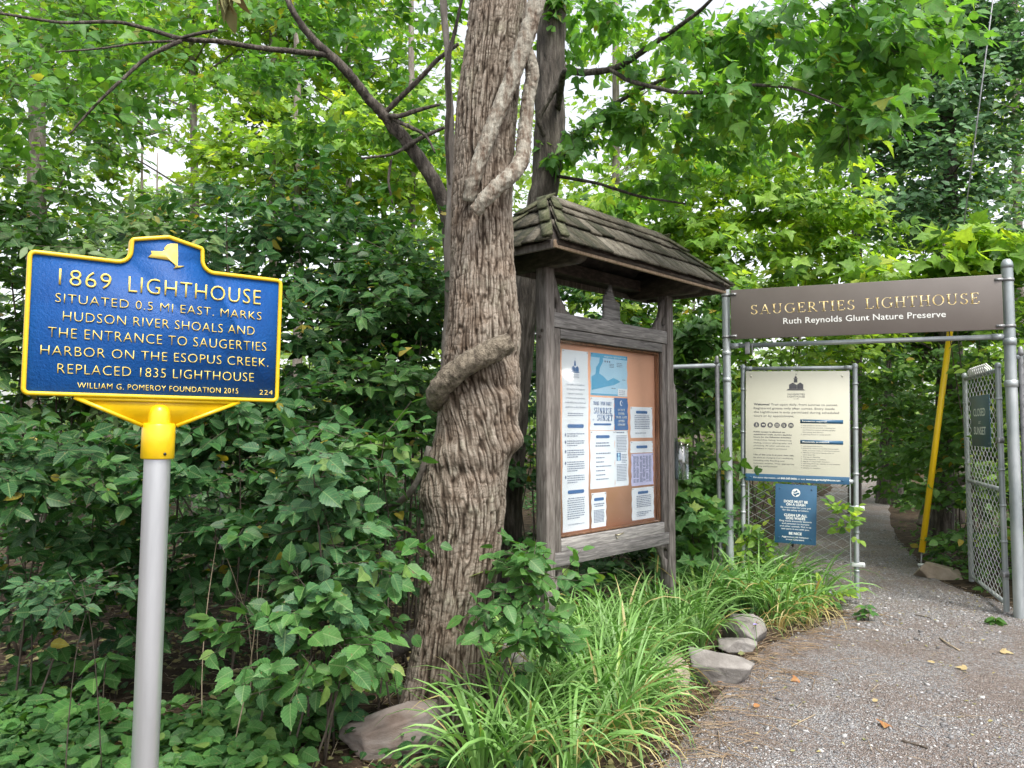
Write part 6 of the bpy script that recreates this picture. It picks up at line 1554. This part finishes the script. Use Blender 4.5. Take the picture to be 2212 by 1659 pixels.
x = xl(np.full(n, 4.0)); y = rng.uniform(3.3, 11, n); x = xl(y) + (xr(y) - xl(y)) * rng.random(n)
a = rng.uniform(0, 6.28, n); mb = MB()
add_leaves(mb, np.stack([x, y, pz(x, y) + .006], 1), np.stack([np.cos(a), np.sin(a), rng.normal(0, .1, n)], 1), norm(np.array([0, 0, 1.0]) + rng.normal(0, .25, (n, 3))), rng.uniform(.012, .035, n), 'small', np.clip(rng.normal(.6, .25, n), 0, .95))
tag(mb.build('leaf_crumbs', M['dry']), kind='stuff')
n = 330
y = rng.uniform(3.2, 6.6, n); x = xl(y) + np.abs(rng.normal(0, .22, n)) - .06
a = rng.normal(-.5, .9, n); Lr = rng.uniform(.05, .32, n)
A_ = np.stack([x, y, pz(x, y) + .008], 1); Md = A_ + np.stack([np.cos(a), np.sin(a), 0 * a], 1) * (Lr * .5)[:, None]; Md[:, 2] += rng.uniform(0, .014, n)
a2 = a + rng.normal(0, .6, n); B_ = Md + np.stack([np.cos(a2), np.sin(a2), 0 * a], 1) * (Lr * .5)[:, None]; B_[:, 2] = pz(B_[:, 0], B_[:, 1]) + .006
mb = MB(); w_ = rng.uniform(.0012, .003, n); add_rods(mb, A_, Md, w_, w_); add_rods(mb, Md, B_, w_, w_ * .5)
m_straw2 = noisy('fallen_straw', [(.3, (.13, .085, .05)), (.5, (.24, .165, .10)), (.7, (.38, .29, .18))], 9, rough=.8)
tag(mb.build('fallen_straw', m_straw2), kind='stuff')
# single fallen leaves and sticks one can point at
m_orange = leafy('orange_leaf', [(0, (.30, .12, .045)), (1, (.36, .16, .06))], trans=.15, tcol=(1, .9, .7), rough=.7)
m_straw = leafy('straw_leaf', [(0, (.36, .27, .13)), (1, (.42, .32, .17))], trans=.15, tcol=(1, .9, .7), rough=.7)
for px, py, s, mt, lab in [(1908, 1565, .085, m_orange, 'curled orange dead leaf nearest the bottom of the path'), (1562, 1397 + 80, .05, m_orange, 'tan dead leaf on gravel right below the largest boulder'), (1725, 1472, .06, m_orange, 'orange dead leaf on the gravel middle'), (1628, 1532, .055, m_orange, 'dead orange leaf on gravel near the straw edge'),
                           (1885, 1520, .045, m_straw, 'pale tan leaf above the curled orange leaf'), (2020, 1437, .05, m_straw, 'yellow dead leaf in the middle distance of the path'), (2090, 1450, .07, m_straw, 'long pale dry leaf lying right of the yellow one'), (2160, 1412, .08, m_straw, 'pale dry spray at the right edge of the path')]:
    q = ground(px, py); mb = MB(); a = rng.uniform(0, 6.28)
    add_leaves(mb, np.zeros((1, 3)), np.array([[math.cos(a), math.sin(a), .15]]), np.array([[.2, -.5, 1.0]]), np.array([s]), 'lobed' if s > .055 else 'ovate', np.array([.5]))
    o = mb.build('fallen_leaf', mt); o.location = (q[0], q[1], float(pz(q[0], q[1])) + .012); tag(o, lab, 'leaf')
for p0, p1, r_, lab, mt in [((2030, 1380), (2072, 1408), .007, 'pale straight stick lying on the path', M['pale_twig']), ((1948, 1604), (2003, 1620), .006, 'dark short stick near the bottom right', M['twig']), ((1710, 1572), (1760, 1548), .004, 'thin tan stick on the gravel', M['pale_twig']), ((1975, 1330), (2010, 1338), .006, 'thin twig across the path inside the gateway', M['twig'])]:
    A_, B_ = ground(*p0), ground(*p1); mb = MB(); mb.tube(curve((0, 0, .008), B_ - A_ + np.array([0, 0, .010]), 0, 7, .03), r_ * rng.uniform(.7, 1.1, 7), 7)
    o = mb.build('stick', mt, smooth=True); o.location = A_; tag(o, lab, 'stick')
o = bark_tube([(2090, 1035, 9.0, 8), (2060, 1045, 8.95, 9), (2025, 1068, 8.9, 11), (2000, 1100, 8.85, 11), (1992, 1135, 8.8, 12)], 'fallen_branch', M['bark_grey'], None, 10); tag(o, 'bent grey branch lying behind the yellow guy sleeve', 'branch')
o = bark_tube([(20, 1275, 5.5, 9), (120, 1262, 5.6, 10), (260, 1258, 5.8, 9), (350, 1250, 6.0, 7)], 'fallen_branch', M['bark_grey'], None, 10); tag(o, 'fallen branch lying across the ground left of the pole', 'branch')
o = bark_tube([(840, 1405, 4.9, 20), (900, 1378, 4.8, 20), (940, 1360, 4.7, 18)], 'log', M['bark_grey'], None, 14); tag(o, 'rotting log lying behind the foot of the big trunk', 'log')
for i, (px, py, tx, ty, Y) in enumerate([(440, 1480, 470, 1160, 3.9), (530, 1420, 480, 1180, 4.0), (575, 1440, 600, 1120, 4.0), (620, 1460, 640, 1190, 3.7), (500, 1500, 560, 1230, 3.6)]):
    q0, q1 = at(px, py, Y), at(tx, ty, Y); q0[2] = float(gh(q0[0], Y)); mb = MB(); mb.tube(curve((0, 0, 0), q1 - q0, 0, 8, .06), np.linspace(.0035, .0018, 8), 5)
    o = mb.build('dead_stalk', M['pale_twig'], smooth=True); o.location = q0; tag(o, 'thin pale dead stalk standing in the shade right of the pole', 'stalk', 'dead stalks right of the pole')
# dried leaf bunch hanging at the top, and the small purple flower
q = at(488, -18, 4.6); mb = MB(); n = 16
a = rng.uniform(0, 6.28, n); add_leaves(mb, rng.normal(0, .03, (n, 3)), np.stack([np.cos(a) * .5, np.sin(a) * .3, -np.ones(n)], 1), norm(rng.normal(0, 1, (n, 3)) + np.array([0, -1, 0])), rng.uniform(.12, .20, n), 'lance', rng.uniform(.1, .5, n))
o = mb.build('withered_leaf_bunch', M['dry']); o.location = q; tag(o, 'withered brown leaf bunch hanging at the top edge', 'leaves')
q = ground(1632, 1395); fl = thing('wild_flower', 'tiny purple wild flower on a thin stalk beside the stones', 'flower', q)
mb = MB(); mb.tube([(0, 0, 0), (.01, 0, .08), (0, 0, .15)], .002, 5); mb.build('stalk', M['leaf_fresh'], fl)
mb = MB(); n = 7; a = np.arange(n) * 6.283 / n; add_leaves(mb, np.tile([0, 0, .15], (n, 1)), np.stack([np.cos(a), np.sin(a), .3 + 0 * a], 1), np.tile([0, -.3, 1.0], (n, 1)), np.full(n, .018), 'small', np.full(n, .5)); mb.build('petals', noisy('purple_petal', [(.3, (.30, .24, .62)), (.7, (.38, .30, .70))], 20), fl)
